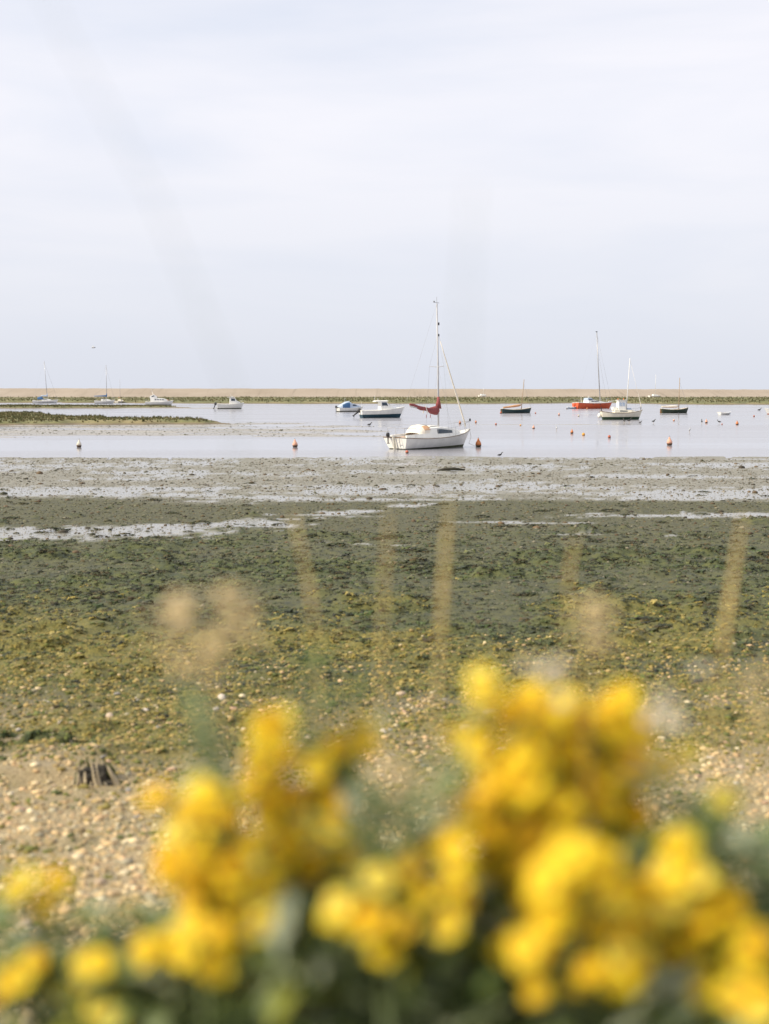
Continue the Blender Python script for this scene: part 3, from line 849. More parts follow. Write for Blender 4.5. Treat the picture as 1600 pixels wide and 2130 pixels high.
def spar(root, name, pts, r, mat, seg=8): return MB().tube(pts, r, seg).build(name, mat, root, True)

def outboard(root, x, y, z, mat=None, s=1.0, tilt=0.0):
    c, sn = math.cos(tilt), math.sin(tilt)
    def T(p): return (x + s * (p[0] * c - p[2] * sn), y + s * p[1], z + s * (p[0] * sn + p[2] * c))
    rows = []
    for zz_, a, b in ((0, .13, .11), (.05, .19, .14), (.22, .20, .15), (.34, .17, .13), (.39, .08, .07)):
        rows.append([T((a * math.cos(k * PI / 4) - .06, b * math.sin(k * PI / 4), zz_)) for k in range(8)])
    o = MB().loft(rows, closed=True, cap0=True, cap1=True).build('outboard_motor', mat or M['black'], root, True)
    mb = MB()
    rows = [[T((a * math.cos(k * PI / 3) - .04, .045 * math.sin(k * PI / 3), zz_)) for k in range(6)] for zz_, a in ((.02, .09), (-.35, .07), (-.62, .06))]
    mb.loft(rows, closed=True, cap0=True, cap1=True)
    mb.tube([T((-.16, 0, -.62)), T((.12, 0, -.62))], [.03 * s, .045 * s], 6)
    mb.build('leg', M['black'], o)
    return o

def boat(name, label, loc, head, heel=0, trim=0, cat='boat', group='boats moored in the lagoon'):
    return tag(empty(name, (loc[0], loc[1], loc[2] if len(loc) > 2 else 0), (R(heel), R(trim), R(head))), label, cat, group)

# ---- 1 main sailing boat
b = boat('sailing_boat', 'nearest white sailing boat with red sail cover and lit transom, beside an orange buoy', (2.90, 74.1), 41, 0, -1.0)
L = 6.1
sh = hull(b, L, 2.35, .74, .66, .98, .10, .75, M['white'], M['weed_bottom'], M['deck'], ts=.86, rail=M['brown_rail'], tr=.28, draft=.3)
st = [(-.95, .80, .68, .66, 1.20), (0, .80, .66, .66, 1.22), (1.0, .64, .50, .70, 1.14), (1.95, .30, .2, .80, .95)]
cab = trunk(b, 'cabin', st, M['white'], .06)
side_window(cab, st, -.35, 1.0, .38, .84, M['glass'])
MB().box((-.2, 0, 1.30), (.7, .62, .05)).build('hatch', M['deck'], cab)
MB().box((-.99, 0, .93), (.03, .5, .5)).build('companionway', M['wood'], cab)
# cockpit coamings and seats
for sg in (1, -1):
    MB().loft([[(-2.75, sg * .62, .72), (-2.75, sg * .60, .86), (-2.75, sg * .68, .86), (-2.75, sg * .72, .72)],
               [(-.95, sg * .72, .66), (-.95, sg * .70, .92), (-.95, sg * .78, .92), (-.95, sg * .82, .66)]], closed=True, cap0=True, cap1=True).build('coaming', M['white'], b)
MB().box((-1.85, 0, .735), (1.6, .7, .03)).build('cockpit_floor', M['tan'], b)
# spray hood, closed at the back
rows = []
for x, hgt, w_ in ((-1.65, .14, .60), (-1.55, .38, .68), (-1.35, .55, .74), (-1.1, .60, .76), (-.85, .57, .74), (-.65, .46, .68), (-.5, .38, .60)):
    rows.append([(x - .05 * math.sin(PI * k / 10), w_ * math.cos(PI * k / 10), .82 + hgt * math.sin(PI * k / 10) ** .6) for k in range(11)])
hood = MB().loft(rows).build('spray_hood', M['canvas'], b, True)
for pk in (slice(7, 10), slice(1, 4)):
    MB().loft([[(p[0], p[1] * 1.02, p[2] + .012) for p in r[pk]] for r in rows[2:5]]).build('side_panel', M['tan'], hood, True)
MB().loft([[(p[0] + .012, p[1] * 1.01, p[2] + .016) for p in r[3:8]] for r in rows[4:6]]).build('front_window', M['glass'], hood, True)
for q in (2, 5): MB().tube([(p[0], p[1] * 1.01, p[2] + .012) for p in rows[q]], .016, 5).build('hoop', M['canvas'], hood)
mx_ = .42
mst = spar(b, 'mast', [(mx_, 0, 1.12), (mx_ + .02, 0, 4.6), (mx_ - .04, 0, 8.45)], [.055, .052, .042], M['grey_mast'], 10)
for sg in (1, -1): MB().tube([(mx_, 0, 4.75), (mx_ - .1, sg * .62, 4.8)], .018, 5).build('spreader', M['alloy'], mst)
MB().tube([(mx_ - .04, 0, 8.45), (mx_ - .05, 0, 8.85)], .011, 5).build('aerial', M['wire'], mst)
MB().tube([(mx_ - .25, 0, 8.52), (mx_ + .14, 0, 8.5)], .016, 5).box((mx_ - .26, 0, 8.56), (.12, .012, .10)).build('wind_vane', M['alloy'], mst)
MB().box((mx_ + .07, 0, 7.28), (.10, .08, .16)).build('mast_light', M['black'], mst)
MB().box((mx_ + .07, 0, 6.62), (.09, .07, .14)).build('halyard_block', M['black'], mst)
bend = (-1.85, .0, 2.50)
spar(b, 'boom', [(mx_, 0, 2.10), bend], .045, M['alloy'])
cover = MB()
pts, rad = [], []
for i in range(15):
    t = i / 14
    x = mx_ + .06 + (bend[0] - mx_ - .06) * t; z = 2.17 + (bend[2] - 2.05) * t ** 1.25 - .05 * math.sin(PI * t) + .015 * math.sin(17 * t)
    pts.append((x, .02 * math.sin(9 * t), z)); rad.append(np.interp(t, [0, .05, .13, .30, .36, .6, .9, 1], [.10, .25, .28, .19, .115, .12, .10, .06]) * (1 + .06 * math.sin(23 * t)))
cover.tube(pts, [float(r) for r in rad], 10, flat=.62)
cover.tube([(mx_, 0, 2.30), (mx_ + .02, 0, 2.75), (mx_ + .01, 0, 3.0)], [.20, .11, .07], 9)
sco = cover.build('sail_cover', M['red_canvas'], b, True)
for t in (.28, .42): MB().tube([(mx_ + (bend[0] - mx_) * t, 0, 1.98), (mx_ + (bend[0] - mx_) * t, .02, 1.78)], .02, 5).build('tie', M['red_canvas'], sco)
MB().tube([(-.62 + .0, .21, 2.06), (-.62, 0, 2.50), (-.62, -.21, 2.06)], .03, 5).build('strap', M['canvas'], sco)
tack = (L / 2 - .28, 0, 1.0); hd = (mx_ + .06, 0, 6.65)
pts = [Vector(tack).lerp(Vector(hd), t) for t in (0.03, .12, .3, .55, .8, .93)]
spar(b, 'furled_sail', pts, [.035, .045, .05, .04, .028, .02], M['canvas'], 8)
spar(b, 'forestay', [tack, hd], .007, M['wire'], 5)
spar(b, 'backstay', [(-L / 2 + .05, 0, .76), (mx_ - .06, 0, 8.42)], .0045, M['wire'], 5)
for sg in (1, -1):
    spar(b, 'shroud', [(mx_ - .1, sg * 1.02, .72), (mx_ - .1, sg * .62, 4.8), (mx_, sg * .03, 6.6)], .0045, M['wire'], 5)
    spar(b, 'shroud', [(mx_ + .25, sg * 1.02, .72), (mx_, sg * .03, 4.7)], .0045, M['wire'], 5)
mb = MB()
for sg in (1, -1):
    mb.tube([(2.2, sg * .5, .9), (2.2, sg * .5, 1.4), (2.75, sg * .22, 1.46), (3.08, 0, 1.48)], .016, 5); mb.tube([(2.8, sg * .2, .98), (2.78, sg * .2, 1.46)], .014, 5)
mb.build('pulpit', M['alloy'], b)
MB().box((3.06, 0, 1.55), (.07, .09, .16)).build('bow_light', M['black'], b)
mb = MB()
for sg in (1, -1):
    mb.tube([(-2.2, sg * .88, .72), (-2.2, sg * .88, 1.25), (-2.95, sg * .72, 1.27), (-2.98, sg * .3, 1.27)], .014, 5); mb.tube([(-2.95, sg * .72, .74), (-2.95, sg * .72, 1.27)], .014, 5)
mb.build('pushpit', M['alloy'], b)
for sg in (1, -1):
    MB().tube([(-2.2, sg * .88, 1.2), (-.6, sg * 1.04, 1.2), (.9, sg * .98, 1.22), (2.2, sg * .5, 1.38)], .006, 4).build('guard_wire', M['wire'], b)
    for x, y in ((-.6, 1.04), (.9, .98)): MB().tube([(x, sg * y, .68), (x, sg * y, 1.22)], .011, 5).build('stanchion', M['alloy'], b)
outboard(b, -3.17, .42, .78, M['black'], .62)
MB().loft([[(-3.08, .02, .78), (-3.08, -.02, .78), (-3.22, -.02, .80), (-3.22, .02, .80)], [(-2.92, .02, .0), (-2.92, -.02, 0), (-3.12, -.02, 0), (-3.12, .02, 0)], [(-2.8, .02, -.3), (-2.8, -.02, -.3), (-3.05, -.02, -.3), (-3.05, .02, -.3)]], closed=True, cap0=True, cap1=True).build('rudder', M['cream'], b)
MB().tube([(-3.08, -.25, .2), (-3.12, -.25, .72)], .02, 5).tube([(-3.08, -.5, .2), (-3.12, -.5, .72)], .02, 5).tube([(-3.10, -.25, .45), (-3.10, -.5, .45)], .018, 5).build('boarding_ladder', M['alloy'], b)
MB().box((-.85, -.5, 1.2), (.12, .12, .1)).build('winch', M['black'], b)

# ---- 2 white cruiser with dark blue bottom
b = boat('motorboat', 'white motorboat with dark blue bottom and small rounded wheelhouse, behind the red sail cover', (-.25, 155), 16, 0, -1)
sh = hull(b, 5.7, 2.2, .98, .98, 1.30, .46, .75, M['white'], M['navy'], M['deck'], ts=.84, ne=.30, tr=.2, rail=M['white'], draft=.3)
st = [(-.35, .72, .66, .95, 1.75), (.45, .72, .62, .98, 1.75), (1.15, .62, .42, 1.05, 1.15)]
cab = trunk(b, 'wheelhouse', [(-.35, .74, .66, .95, 2.0), (.35, .74, .62, .98, 2.0), (.85, .70, .55, 1.02, 1.5), (1.35, .6, .42, 1.08, 1.2), (2.0, .30, .22, 1.16, 1.2)], M['white'], .04)
MB().loft([[(-1.05, .70, 2.06), (-1.05, 0, 2.16), (-1.05, -.70, 2.06), (-1.05, -.68, 1.98), (-1.05, .68, 1.98)], [(.62, .66, 2.06), (.62, 0, 2.14), (.62, -.66, 2.06), (.62, -.64, 2.0), (.62, .64, 2.0)]], closed=True, cap0=True, cap1=True).build('roof', M['white'], b)
side_window(cab, [(-.35, .74, .66, .95, 2.0), (.35, .74, .62, .98, 2.0), (.85, .70, .55, 1.02, 1.5)], -.22, .55, .52, .90, M['glass'])
cross_window(cab, .90, .42, .52, 1.52, 1.95, M['glass'], 2)
MB().tube([(-.9, .3, 2.12), (-.9, .3, 2.75)], .02, 5).tube([(-.6, -.2, 2.12), (-.6, -.2, 2.42)], .03, 5).build('aerial', M['white_mast'], b)
mb = MB()
for sg in (1, -1): mb.tube([(1.2, sg * .75, 1.1), (1.2, sg * .75, 1.5), (2.6, sg * .25, 1.62), (2.82, 0, 1.64)], .016, 5).tube([(2.1, sg * .5, 1.2), (2.1, sg * .5, 1.58)], .014, 5)
mb.build('bow_rail', M['alloy'], b)
outboard(b, -3.05, .15, .75, M['black'], 1.25, -.9)
MB().tube([(-2.8, -.7, .95), (-2.85, -.7, 2.0)], .018, 5).build('flag_staff', M['white_mast'], b)

# ---- 3 small motorboat with blue cover
b = boat('motorboat', 'small white motorboat with blue canopy, just left of the dark blue bottomed motorboat', (-5.4, 199), 24)
hull(b, 4.4, 1.9, .62, .60, .82, .14, .6, M['white'], M['weed_bottom'], M['deck'], ts=.85, ne=.3, tr=.15, rail=M['white'])
st = [(-.2, .70, .58, .58, 1.25), (.55, .66, .52, .62, 1.22), (1.1, .52, .4, .68, 1.0), (1.75, .22, .16, .76, .84)]
cab = trunk(b, 'cuddy', st, M['pale_blue'], .05)
side_window(cab, st, .15, .85, .5, .85, M['glass'])
rows = []
for x, hgt, w_ in ((-2.15, .18, .74), (-1.6, .62, .80), (-.9, .98, .80), (-.35, 1.08, .74), (0.05, .86, .66)):
    rows.append([(x, w_ * math.cos(PI * k / 8), .60 + hgt * math.sin(PI * k / 8) ** .6) for k in range(9)])
can = MB().loft(rows).build('canopy', M['pale_blue'], b, True)
for pick in (slice(0, 3), slice(6, 9)):
    MB().loft([[(p[0], p[1] * 1.02, p[2] + .01) for p in r[pick]] for r in rows[1:4]]).build('canopy_side', M['blue_canvas'], can, True)
MB().tube([(-.9, .1, 1.6), (-.9, .1, 2.15)], .025, 5).build('light_post', M['white_mast'], b)
outboard(b, -2.4, 0, .62, M['black'], .9)
mb = MB()
for sg in (1, -1): mb.tube([(1.2, sg * .55, .75), (1.25, sg * .5, 1.1), (2.1, sg * .1, 1.2)], .014, 5)
mb.build('bow_rail', M['alloy'], b)

# ---- 4 far white cabin boat
b = boat('motorboat', 'white motorboat with small upright cabin and outboard, alone past the mud spit', (-28, 228), 10)
hull(b, 4.9, 2.0, .95, .88, 1.15, .16, .65, M['white'], M['weed_bottom'], M['deck'], ts=.85, ne=.3, rail=M['white'], draft=.3)
st = [(-.15, .62, .55, .88, 2.05), (.75, .62, .5, .92, 2.02), (1.15, .55, .45, .95, 1.45), (1.75, .4, .3, 1.0, 1.2)]
cab = trunk(b, 'wheelhouse', st, M['white'], .05)
MB().box((.1, 0, 2.12), (1.35, 1.25, .07)).build('roof', M['white'], b)
side_window(cab, st, .1, .8, .5, .86, M['glass'])
cross_window(cab, 1.17, .80, .46, 1.45, 1.95, M['glass'], 2)
MB().tube([(.1, .2, 2.14), (.1, .2, 2.7)], .025, 5).box((.3, -.2, 2.24), (.25, .25, .16)).build('radar', M['white_mast'], b)
outboard(b, -2.72, 0, .72, M['black'], 1.2, -.4)
MB().tube([(1.2, .6, 1.05), (1.9, .4, 1.45), (2.4, 0, 1.5), (1.9, -.4, 1.45), (1.2, -.6, 1.05)], .016, 5).build('bow_rail', M['alloy'], b)

# ---- 5 cruiser behind the far marsh strip
b = boat('cabin_cruiser', 'white cabin cruiser with row of dark windows, half hidden behind the left marsh strip', (-51.5, 287), 8)
hull(b, 6.4, 2.5, .75, .72, 1.05, .1, .7, M['white'], M['weed_bottom'], M['deck'], ts=.85, rail=M['white'])
st = [(-2.0, .9, .8, .72, 1.45), (-1.2, .95, .82, .72, 1.6), (1.0, .8, .66, .76, 1.45), (1.9, .4, .3, .88, 1.1)]
cab = trunk(b, 'cabin', st, M['white'], .06)
for x in (-1.0, -.45, .1, .65): side_window(cab, st, x, x + .36, .5, .82, M['glass'])
st2 = [(-2.1, .8, .7, 1.45, 2.0), (-1.2, .8, .66, 1.6, 2.35), (-.5, .7, .55, 1.6, 1.85)]
fly = trunk(b, 'flybridge', st2, M['white'], .05)
side_window(fly, st2, -1.7, -1.1, .5, .85, M['glass'])
MB().tube([(-1.35, .5, 2.3), (-1.6, 0, 3.05), (-1.35, -.5, 2.3)], .035, 5).tube([(-1.6, 0, 3.0), (-1.75, 0, 3.5)], .03, 5).build('aerial_arch', M['white_mast'], b)
MB().tube([(1.6, .6, 1.0), (2.9, .2, 1.5), (3.1, 0, 1.52), (2.9, -.2, 1.5), (1.6, -.6, 1.0)], .02, 5).build('bow_rail', M['alloy'], b)
MB().box((1.85, 0, 1.15), (.3, .5, .25)).build('orange_bag', M['buoy_pink'], b)
MB().tube([(-2.2, .9, .9), (-3.1, .9, 1.2), (-3.2, 0, 1.22), (-3.1, -.9, 1.2), (-2.2, -.9, .9)], .02, 5).build('stern_rail', M['alloy'], b)

def far_yacht(name, label, loc, head, L, mh, mat_cover, lean, hood=False, boomlen=2.6, heel=0):
    b = boat(name, label, loc, head, heel)
    hull(b, L, 2.2, .7, .64, .92, .1, .7, M['white'], M['navy'], M['deck'], ts=.7, rail=M['white'])
    st = [(-.9, .75, .62, .64, 1.08), (.4, .7, .55, .66, 1.08), (1.5, .35, .22, .76, .88)]
    c = trunk(b, 'cabin', st, M['white'], .05)
    side_window(c, st, -.5, .5, .4, .8, M['glass'])
    spar(b, 'mast', [(.5, 0, 1.0), (.5 + lean, 0, mh)], [.075, .055], M['alloy'])
    spar(b, 'forestay', [(L / 2 - .2, 0, .95), (.5 + lean * .95, 0, mh * .96)], .018, M['wire'], 5)
    spar(b, 'backstay', [(-L / 2 + .1, 0, .75), (.5 + lean, 0, mh)], .007, M['wire'], 5)
    spar(b, 'boom', [(.48, 0, 1.75), (.5 - boomlen, 0, 1.82)], .05, M['alloy'])
    MB().tube([(.55, 0, 1.85), (.3, 0, 1.95), (-.6, 0, 1.92), (.5 - boomlen, 0, 1.88)], [.28, .22, .16, .09], 8, flat=.7).tube([(.5, 0, 1.9), (.5, 0, 2.6)], [.16, .08], 7).build('sail_cover', mat_cover, b, True)
    mb = MB()
    for sg in (1, -1): mb.tube([(L / 2 - .9, sg * .45, .85), (L / 2 - .85, sg * .4, 1.35), (L / 2, 0, 1.45)], .02, 5).tube([(-L / 2 + .7, sg * .75, .7), (-L / 2 + .1, sg * .7, 1.25), (-L / 2 + .05, 0, 1.25)], .02, 5)
    mb.build('rails', M['alloy'], b)
    if hood:
        rows = [[(x, .72 * math.cos(PI * k / 8), .95 + h * math.sin(PI * k / 8) ** .7) for k in range(9)] for x, h in ((-2.0, .55), (-1.4, .82), (-.9, .80), (-.55, .3))]
        MB().loft(rows).build('spray_hood', M['blue_canvas'], b, True)
    return b
b = far_yacht('yacht', 'far white yacht with bare leaning mast and blue spray hood, leftmost boat', (-89.2, 330), 12, 6.6, 11.0, M['pale_blue'], -.55, True, 1.6)
b = far_yacht('yacht', 'far white yacht with blue sail cover along its boom, second mast from the left edge', (-71.8, 322), 10, 5.2, 9.8, M['blue_canvas'], 0, False, 3.2)
b = boat('sailing_dinghy', 'tiny yellowish boat with thin bare mast, just right of the blue sail cover yacht', (-70.5, 334), 75)
hull(b, 4.0, 1.6, .6, .55, .8, .1, .4, M['cream'], M['weed_bottom'], M['cream'], rail=M['wood'])
trunk(b, 'cuddy', [(-.2, .5, .4, .52, .95), (1.0, .3, .2, .6, .75)], M['cream'])
spar(b, 'mast', [(.3, 0, .7), (.3, 0, 6.2)], [.05, .035], M['wire'])
MB().tube([(.3, 0, 1.5), (-.8, 0, 1.45)], [.12, .08], 7).build('sail_bundle', M['tan'], b, True)

# ---- 8 dark green sailing dinghy, tan sail
def lugger(label, loc, head, L, hm, sailm, mh, mx_, lean, boom, heel=0):
    b = boat('sailing_dinghy', label, loc, head, heel)
    hull(b, L, 1.75, .68, .56, .84, .06, .35, hm, M['weed_bottom'], M['cream'], ts=.6, ne=.42, rail=M['cream'], open_boat=True, inner=M['wood'], railr=.03)
    MB().loft([[(L * .18, .62, .56), (L * .18, 0, .64), (L * .18, -.62, .56)], [(L * .46, .18, .70), (L * .46, 0, .74), (L * .46, -.18, .70)]]).build('foredeck', M['cream'], b)
    for x in (-.9, .15): MB().box((x, 0, .42), (.24, 1.3, .04)).build('thwart', M['wood'], b)
    spar(b, 'mast', [(mx_, 0, .1), (mx_ + lean, 0, mh)], [.065, .05], M['pale_wood'])
    spar(b, 'forestay', [(L / 2 - .05, 0, .78), (mx_ + lean * .85, 0, mh * .88)], .014, M['wire'], 5)
    p0, p1 = boom
    n_ = 9; pts = [Vector(p0).lerp(Vector(p1), i / n_) for i in range(n_ + 1)]
    MB().tube(pts, [.10 + .09 * math.sin(PI * (i / n_) ** .6) * (1 - .4 * i / n_) + .012 * math.sin(i * 2.3) for i in range(n_ + 1)], 8, flat=.75).build('furled_sail', sailm, b, True)
    spar(b, 'yard', [Vector(p0) + Vector((.15, 0, .10)), Vector(p1) + Vector((-.1, 0, .12))], .03, M['pale_wood'], 6)
    for sg in (1, -1): spar(b, 'shroud', [(mx_ - .25, sg * .8, .55), (mx_ + lean * .85, 0, mh * .88)], .0045, M['wire'], 5)
    MB().loft([[(-L / 2 - .02, .02, .6), (-L / 2 - .02, -.02, .6), (-L / 2 - .18, 0, .6)], [(-L / 2 + .12, .02, -.2), (-L / 2 + .12, -.02, -.2), (-L / 2 - .2, 0, -.2)]], closed=True, cap0=True, cap1=True).build('rudder', M['wood'], b)
    return b
lugger('dark green sailing dinghy with orange-tan furled sail and leaning wooden mast', (19.7, 187), 14, 4.7, M['dark_green'], M['tan'], 5.0, .72, .42, ((.65, 0, 1.18), (-2.1, 0, .80)))
lugger('dark olive sailing dinghy with upright mast and pale furled sail, right of the fishing boat', (43.3, 187), 10, 4.3, M['dark_olive'], M['canvas'], 5.25, .62, .05, ((.5, 0, .98), (-2.1, 0, .92)))

# ---- 9 orange-red yacht
b = boat('yacht', 'orange-red hulled yacht with tall grey mast and dark glazed doghouse', (38.7, 231.5), 30, -3.0)
hull(b, 8.7, 2.7, 1.12, .98, 1.22, .08, .95, M['orange_hull'], M['orange_hull'], M['deck'], ts=.72, ne=.3, rail=M['white'], tr=-.15, draft=.4, railr=.05)
st = [(-1.9, .85, .72, 1.0, 1.5), (-.2, .85, .68, 1.0, 1.5), (1.6, .55, .4, 1.05, 1.3), (2.6, .25, .15, 1.1, 1.16)]
cab = trunk(b, 'cabin', st, M['white'], .05)
st2 = [(-1.9, .72, .62, 1.5, 1.95), (-1.0, .70, .58, 1.5, 1.95), (-.5, .6, .5, 1.5, 1.6)]
dg = trunk(b, 'doghouse', st2, M['pale_blue'], .05)
side_window(dg, st2, -1.8, -.75, .05, .5, M['glass'])
side_window(cab, st, -1.2, .9, .45, .75, M['glass'])
for x in (-1.2, .5): MB().box((x, -1.28 if x < 0 else -1.2, .78), (.22, .12, .1)).build('porthole', M['black'], b)
spar(b, 'mast', [(1.45, 0, 1.35), (1.15, 0, 8.0), (.95, 0, 14.1)], [.10, .095, .075], M['alloy'])
MB().box((.9, 0, 14.15), (.35, .12, .12)).build('masthead', M['black'], b)
spar(b, 'forestay', [(4.15, 0, 1.25), (1.0, 0, 13.6)], .014, M['wire'], 5)
spar(b, 'inner_forestay', [(3.1, 0, 1.2), (1.05, 0, 11.0)], .012, M['wire'], 5)
spar(b, 'backstay', [(-4.2, 0, 1.15), (.95, 0, 14.0)], .0045, M['wire'], 5)
for sg in (1, -1): spar(b, 'shroud', [(1.3, sg * 1.2, 1.05), (1.25, sg * .8, 7.5), (1.0, 0, 13.5)], .0045, M['wire'], 5)
MB().tube([(-.8, .5, 1.95), (-.8, .5, 2.4)], .05, 6).build('vent', M['white_mast'], b)
MB().tube([(-2.9, .0, 1.1), (-2.75, .35, 1.1 + 1.0), (-2.6, 0, 2.25)], .03, 5).build('stern_frame', M['canvas'], b)
mb = MB()
for sg in (1, -1):
    for x, y in ((-3.9, .95), (-2.6, 1.22), (-1.0, 1.33), (.8, 1.22), (2.2, .85), (3.3, .4)): mb.tube([(x, sg * y, 1.05), (x, sg * y, 1.75)], .02, 5)
    mb.tube([(-3.9, sg * .95, 1.75), (-2.6, sg * 1.22, 1.72), (-1.0, sg * 1.33, 1.70), (.8, sg * 1.22, 1.72), (2.2, sg * .85, 1.78), (3.3, sg * .4, 1.85), (4.0, 0, 1.9)], .014, 5)
mb.build('guard_rails', M['alloy'], b)
MB().tube([(3.4, 0, 1.3), (4.7, 0, 1.42)], [.07, .05], 6).build('bowsprit', M['white_mast'], b)
MB().tube([(-4.1, .9, .25), (-4.35, .9, .25)], .12, 7).build('stern_fender', M['white'], b)
MB().loft([[(-4.2, .03, 1.1), (-4.2, -.03, 1.1), (-4.5, 0, 1.1)], [(-4.35, .03, -.3), (-4.35, -.03, -.3), (-4.8, 0, -.3)]], closed=True, cap0=True, cap1=True).build('rudder', M['orange_hull'], b)

# ---- 10 fishing boat
b = boat('fishing_boat', 'cream and white fishing boat with wheelhouse and dark green bottom', (27.5, 145.4), 6)
hull(b, 4.95, 1.95, .98, .78, 1.12, .32, .55, M['cream'], M['green_bottom'], M['deck'], ts=.45, ne=.42, rail=M['brown_rail'], tr=.35, draft=.35, railr=.03)
st = [(-.95, .62, .58, .82, 1.14), (1.05, .55, .46, .84, 1.12), (1.5, .3, .22, .9, 1.02)]
cab = trunk(b, 'cabin', st, M['cream'], .04)
side_window(cab, st, -.35, .55, .35, .8, M['glass'])
st2 = [(-.50, .48, .46, 1.10, 2.18), (.30, .48, .46, 1.10, 2.18), (.42, .46, .44, 1.10, 2.12)]
wh = trunk(b, 'wheelhouse', st2, M['white'], .05)
MB().box((-.08, 0, 2.24), (1.1, 1.08, .06)).build('roof', M['white'], b)
for x in (-.42, -.05): side_window(wh, st2, x, x + .30, .45, .85, M['pale_blue'])
cross_window(wh, .44, .44, .42, 1.62, 2.02, M['pale_blue'], 2)
for x in (-.42, .25): MB().lathe([(.02, 0), (.06, .02), (.06, .16), (.02, .19)], 8, (x, .1, 2.27)).build('deck_lamp', M['orange'], b)
MB().box((-.85, .1, 1.30), (.5, .7, .32), .85).build('engine_box', M['deck'], b)
MB().box((.85, 0, 1.24), (.55, .6, .2), .8).build('fore_hatch', M['pale_blue'], b)
spar(b, 'mast', [(.55, 0, 1.1), (.72, 0, 4.0), (.88, 0, 7.1)], [.055, .05, .035], M['white_mast'])
spar(b, 'forestay', [(2.42, 0, 1.12), (.88, 0, 6.9)], .014, M['canvas'], 5)
MB().tube([(1.95, 0, 3.0), (2.35, 0, 1.4)], [.03, .04], 6).build('furled_staysail', M['canvas'], b)
MB().tube([(-2.38, 0, .95), (-2.42, 0, 1.42)], .05, 6).build('stern_post', M['black'], b)
MB().tube([(-2.3, .15, .98), (-2.1, .6, 1.25), (-1.4, .82, 1.2)], .018, 5).tube([(-2.3, -.15, .98), (-2.1, -.6, 1.25), (-1.4, -.82, 1.2)], .018, 5).build('stern_rail', M['alloy'], b)
MB().tube([(2.25, 0, 1.05), (2.3, 0, 1.5)], .035, 6).build('bow_post', M['black'], b)
MB().tube([(1.5, .6, .95), (1.5, .6, 1.25), (2.3, .1, 1.4), (2.3, -.1, 1.4), (1.5, -.6, 1.25), (1.5, -.6, .95)], .016, 5).build('bow_rail', M['alloy'], b)
MB().blob((-2.55, .25, .45), (.22, .22, .3)).build('fender', M['white'], b, True)

# ---- small tenders
def tender(label, loc, head, L, outer, inn):
    b = boat('rowing_dinghy', label, loc, head, cat='dinghy', group='small dinghies on the water')
    hull(b, L, 1.15, .36, .30, .42, .05, .25, outer, outer, M['white'], ts=.8, ne=.35, draft=.12, open_boat=True, inner=inn, rail=M['white'], railr=.03)
    for x in (-.4, .25): MB().box((x, 0, .22), (.18, .9, .03)).build('thwart', M['wood'], b)
    return b
tender('small white open dinghy floating at far right below the marsh', (47.0, 173), 20, 1.9, M['white'], M['pale_blue'])
tender('pale blue dinghy lying under the stern of the orange-red yacht', (34.2, 229), 5, 1.7, M['pale_blue'], M['pale_blue'])
b = boat('motorboat', 'white boat whose bow is cut by the right edge of the picture', (56.2, 178), 184)
hull(b, 4.6, 1.8, .6, .56, .85, .1, .6, M['white'], M['buoy_red'], M['deck'], ts=.85, rail=M['white'])
trunk(b, 'cuddy', [(-.6, .6, .5, .56, 1.2), (.5, .5, .4, .6, 1.1), (1.3, .25, .18, .68, .8)], M['white'])
spar(b, 'mast', [(.2, 0, 1.1), (.2, 0, 2.6)], .03, M['pale_wood'])

# ---- boats on the far side of the marsh
def far_mast(label, loc, mh, L=5.0, sail=False):
    b = boat('yacht', label, loc, 20, group='yachts beyond the marsh')
    hull(b, L, 2.0, .75, .7, .95, .1, .6, M['white'], M['navy'], M['deck'], rail=M['white'])
    trunk(b, 'cabin', [(-.8, .6, .5, .7, 1.2), (1.2, .4, .3, .75, 1.0)], M['white'])
    spar(b, 'mast', [(.3, 0, 1), (.35, 0, mh)], [.07, .05], M['white_mast'])
    if sail: spar(b, 'furled_sail', [(L / 2 - .2, 0, 1.0), (.4, 0, mh * .9)], [.05, .03], M['canvas'])
far_mast('faint white yacht with thin mast beyond the marsh, between orange-red yacht and olive dinghy', (102, 474, .62), 8.6, 5.0)
far_mast('tiny white yacht beyond the marsh, right of the tall mast of the nearest boat', (37.2, 476, .70), 3.4, 3.2)

# ================================================================== BUOYS
def buoy(label, loc, mat, s=1.0, tilt=(0, 0), kind='pear', base='buoy_dark'):
    s = s * (.75 if loc[1] > 85 else .95)
    t = tag(empty('mooring_buoy', (loc[0], loc[1], .07 * s), (R(tilt[0]), R(tilt[1]), random.uniform(0, 6))), label, 'buoy', 'mooring buoys on the lagoon')
    if kind == 'pear':
        MB().lathe([(.01, -.12 * s), (.10 * s, -.10 * s), (.158 * s, -.02 * s), (.167 * s, .05 * s)], 14).build('weedy_base', M[base], t, True)
        MB().lathe([(.167 * s, .05 * s), (.163 * s, .12 * s), (.135 * s, .20 * s), (.085 * s, .28 * s), (.05 * s, .36 * s), (.038 * s, .42 * s)], 14).build('float', mat, t, True)
        MB().tube([(0, -.035 * s, .42 * s), (0, -.03 * s, .49 * s), (0, .03 * s, .49 * s), (0, .035 * s, .42 * s)], .010 * s, 5).build('ring', M['wire'], t)
    else:
        MB().lathe([(.01, -.12 * s), (.11 * s, -.08 * s), (.15 * s, .02 * s)], 12).build('weedy_base', M[base], t, True)
        MB().lathe([(.15 * s, .02 * s), (.15 * s, .08 * s), (.115 * s, .17 * s), (.05 * s, .215 * s), (.02 * s, .22 * s)], 12).build('float', mat, t, True)
        MB().tube([(0, -.03 * s, .21 * s), (0, -.02 * s, .27 * s), (0, .02 * s, .27 * s), (0, .03 * s, .21 * s)], .010 * s, 5).build('ring', M['wire'], t)
    return t
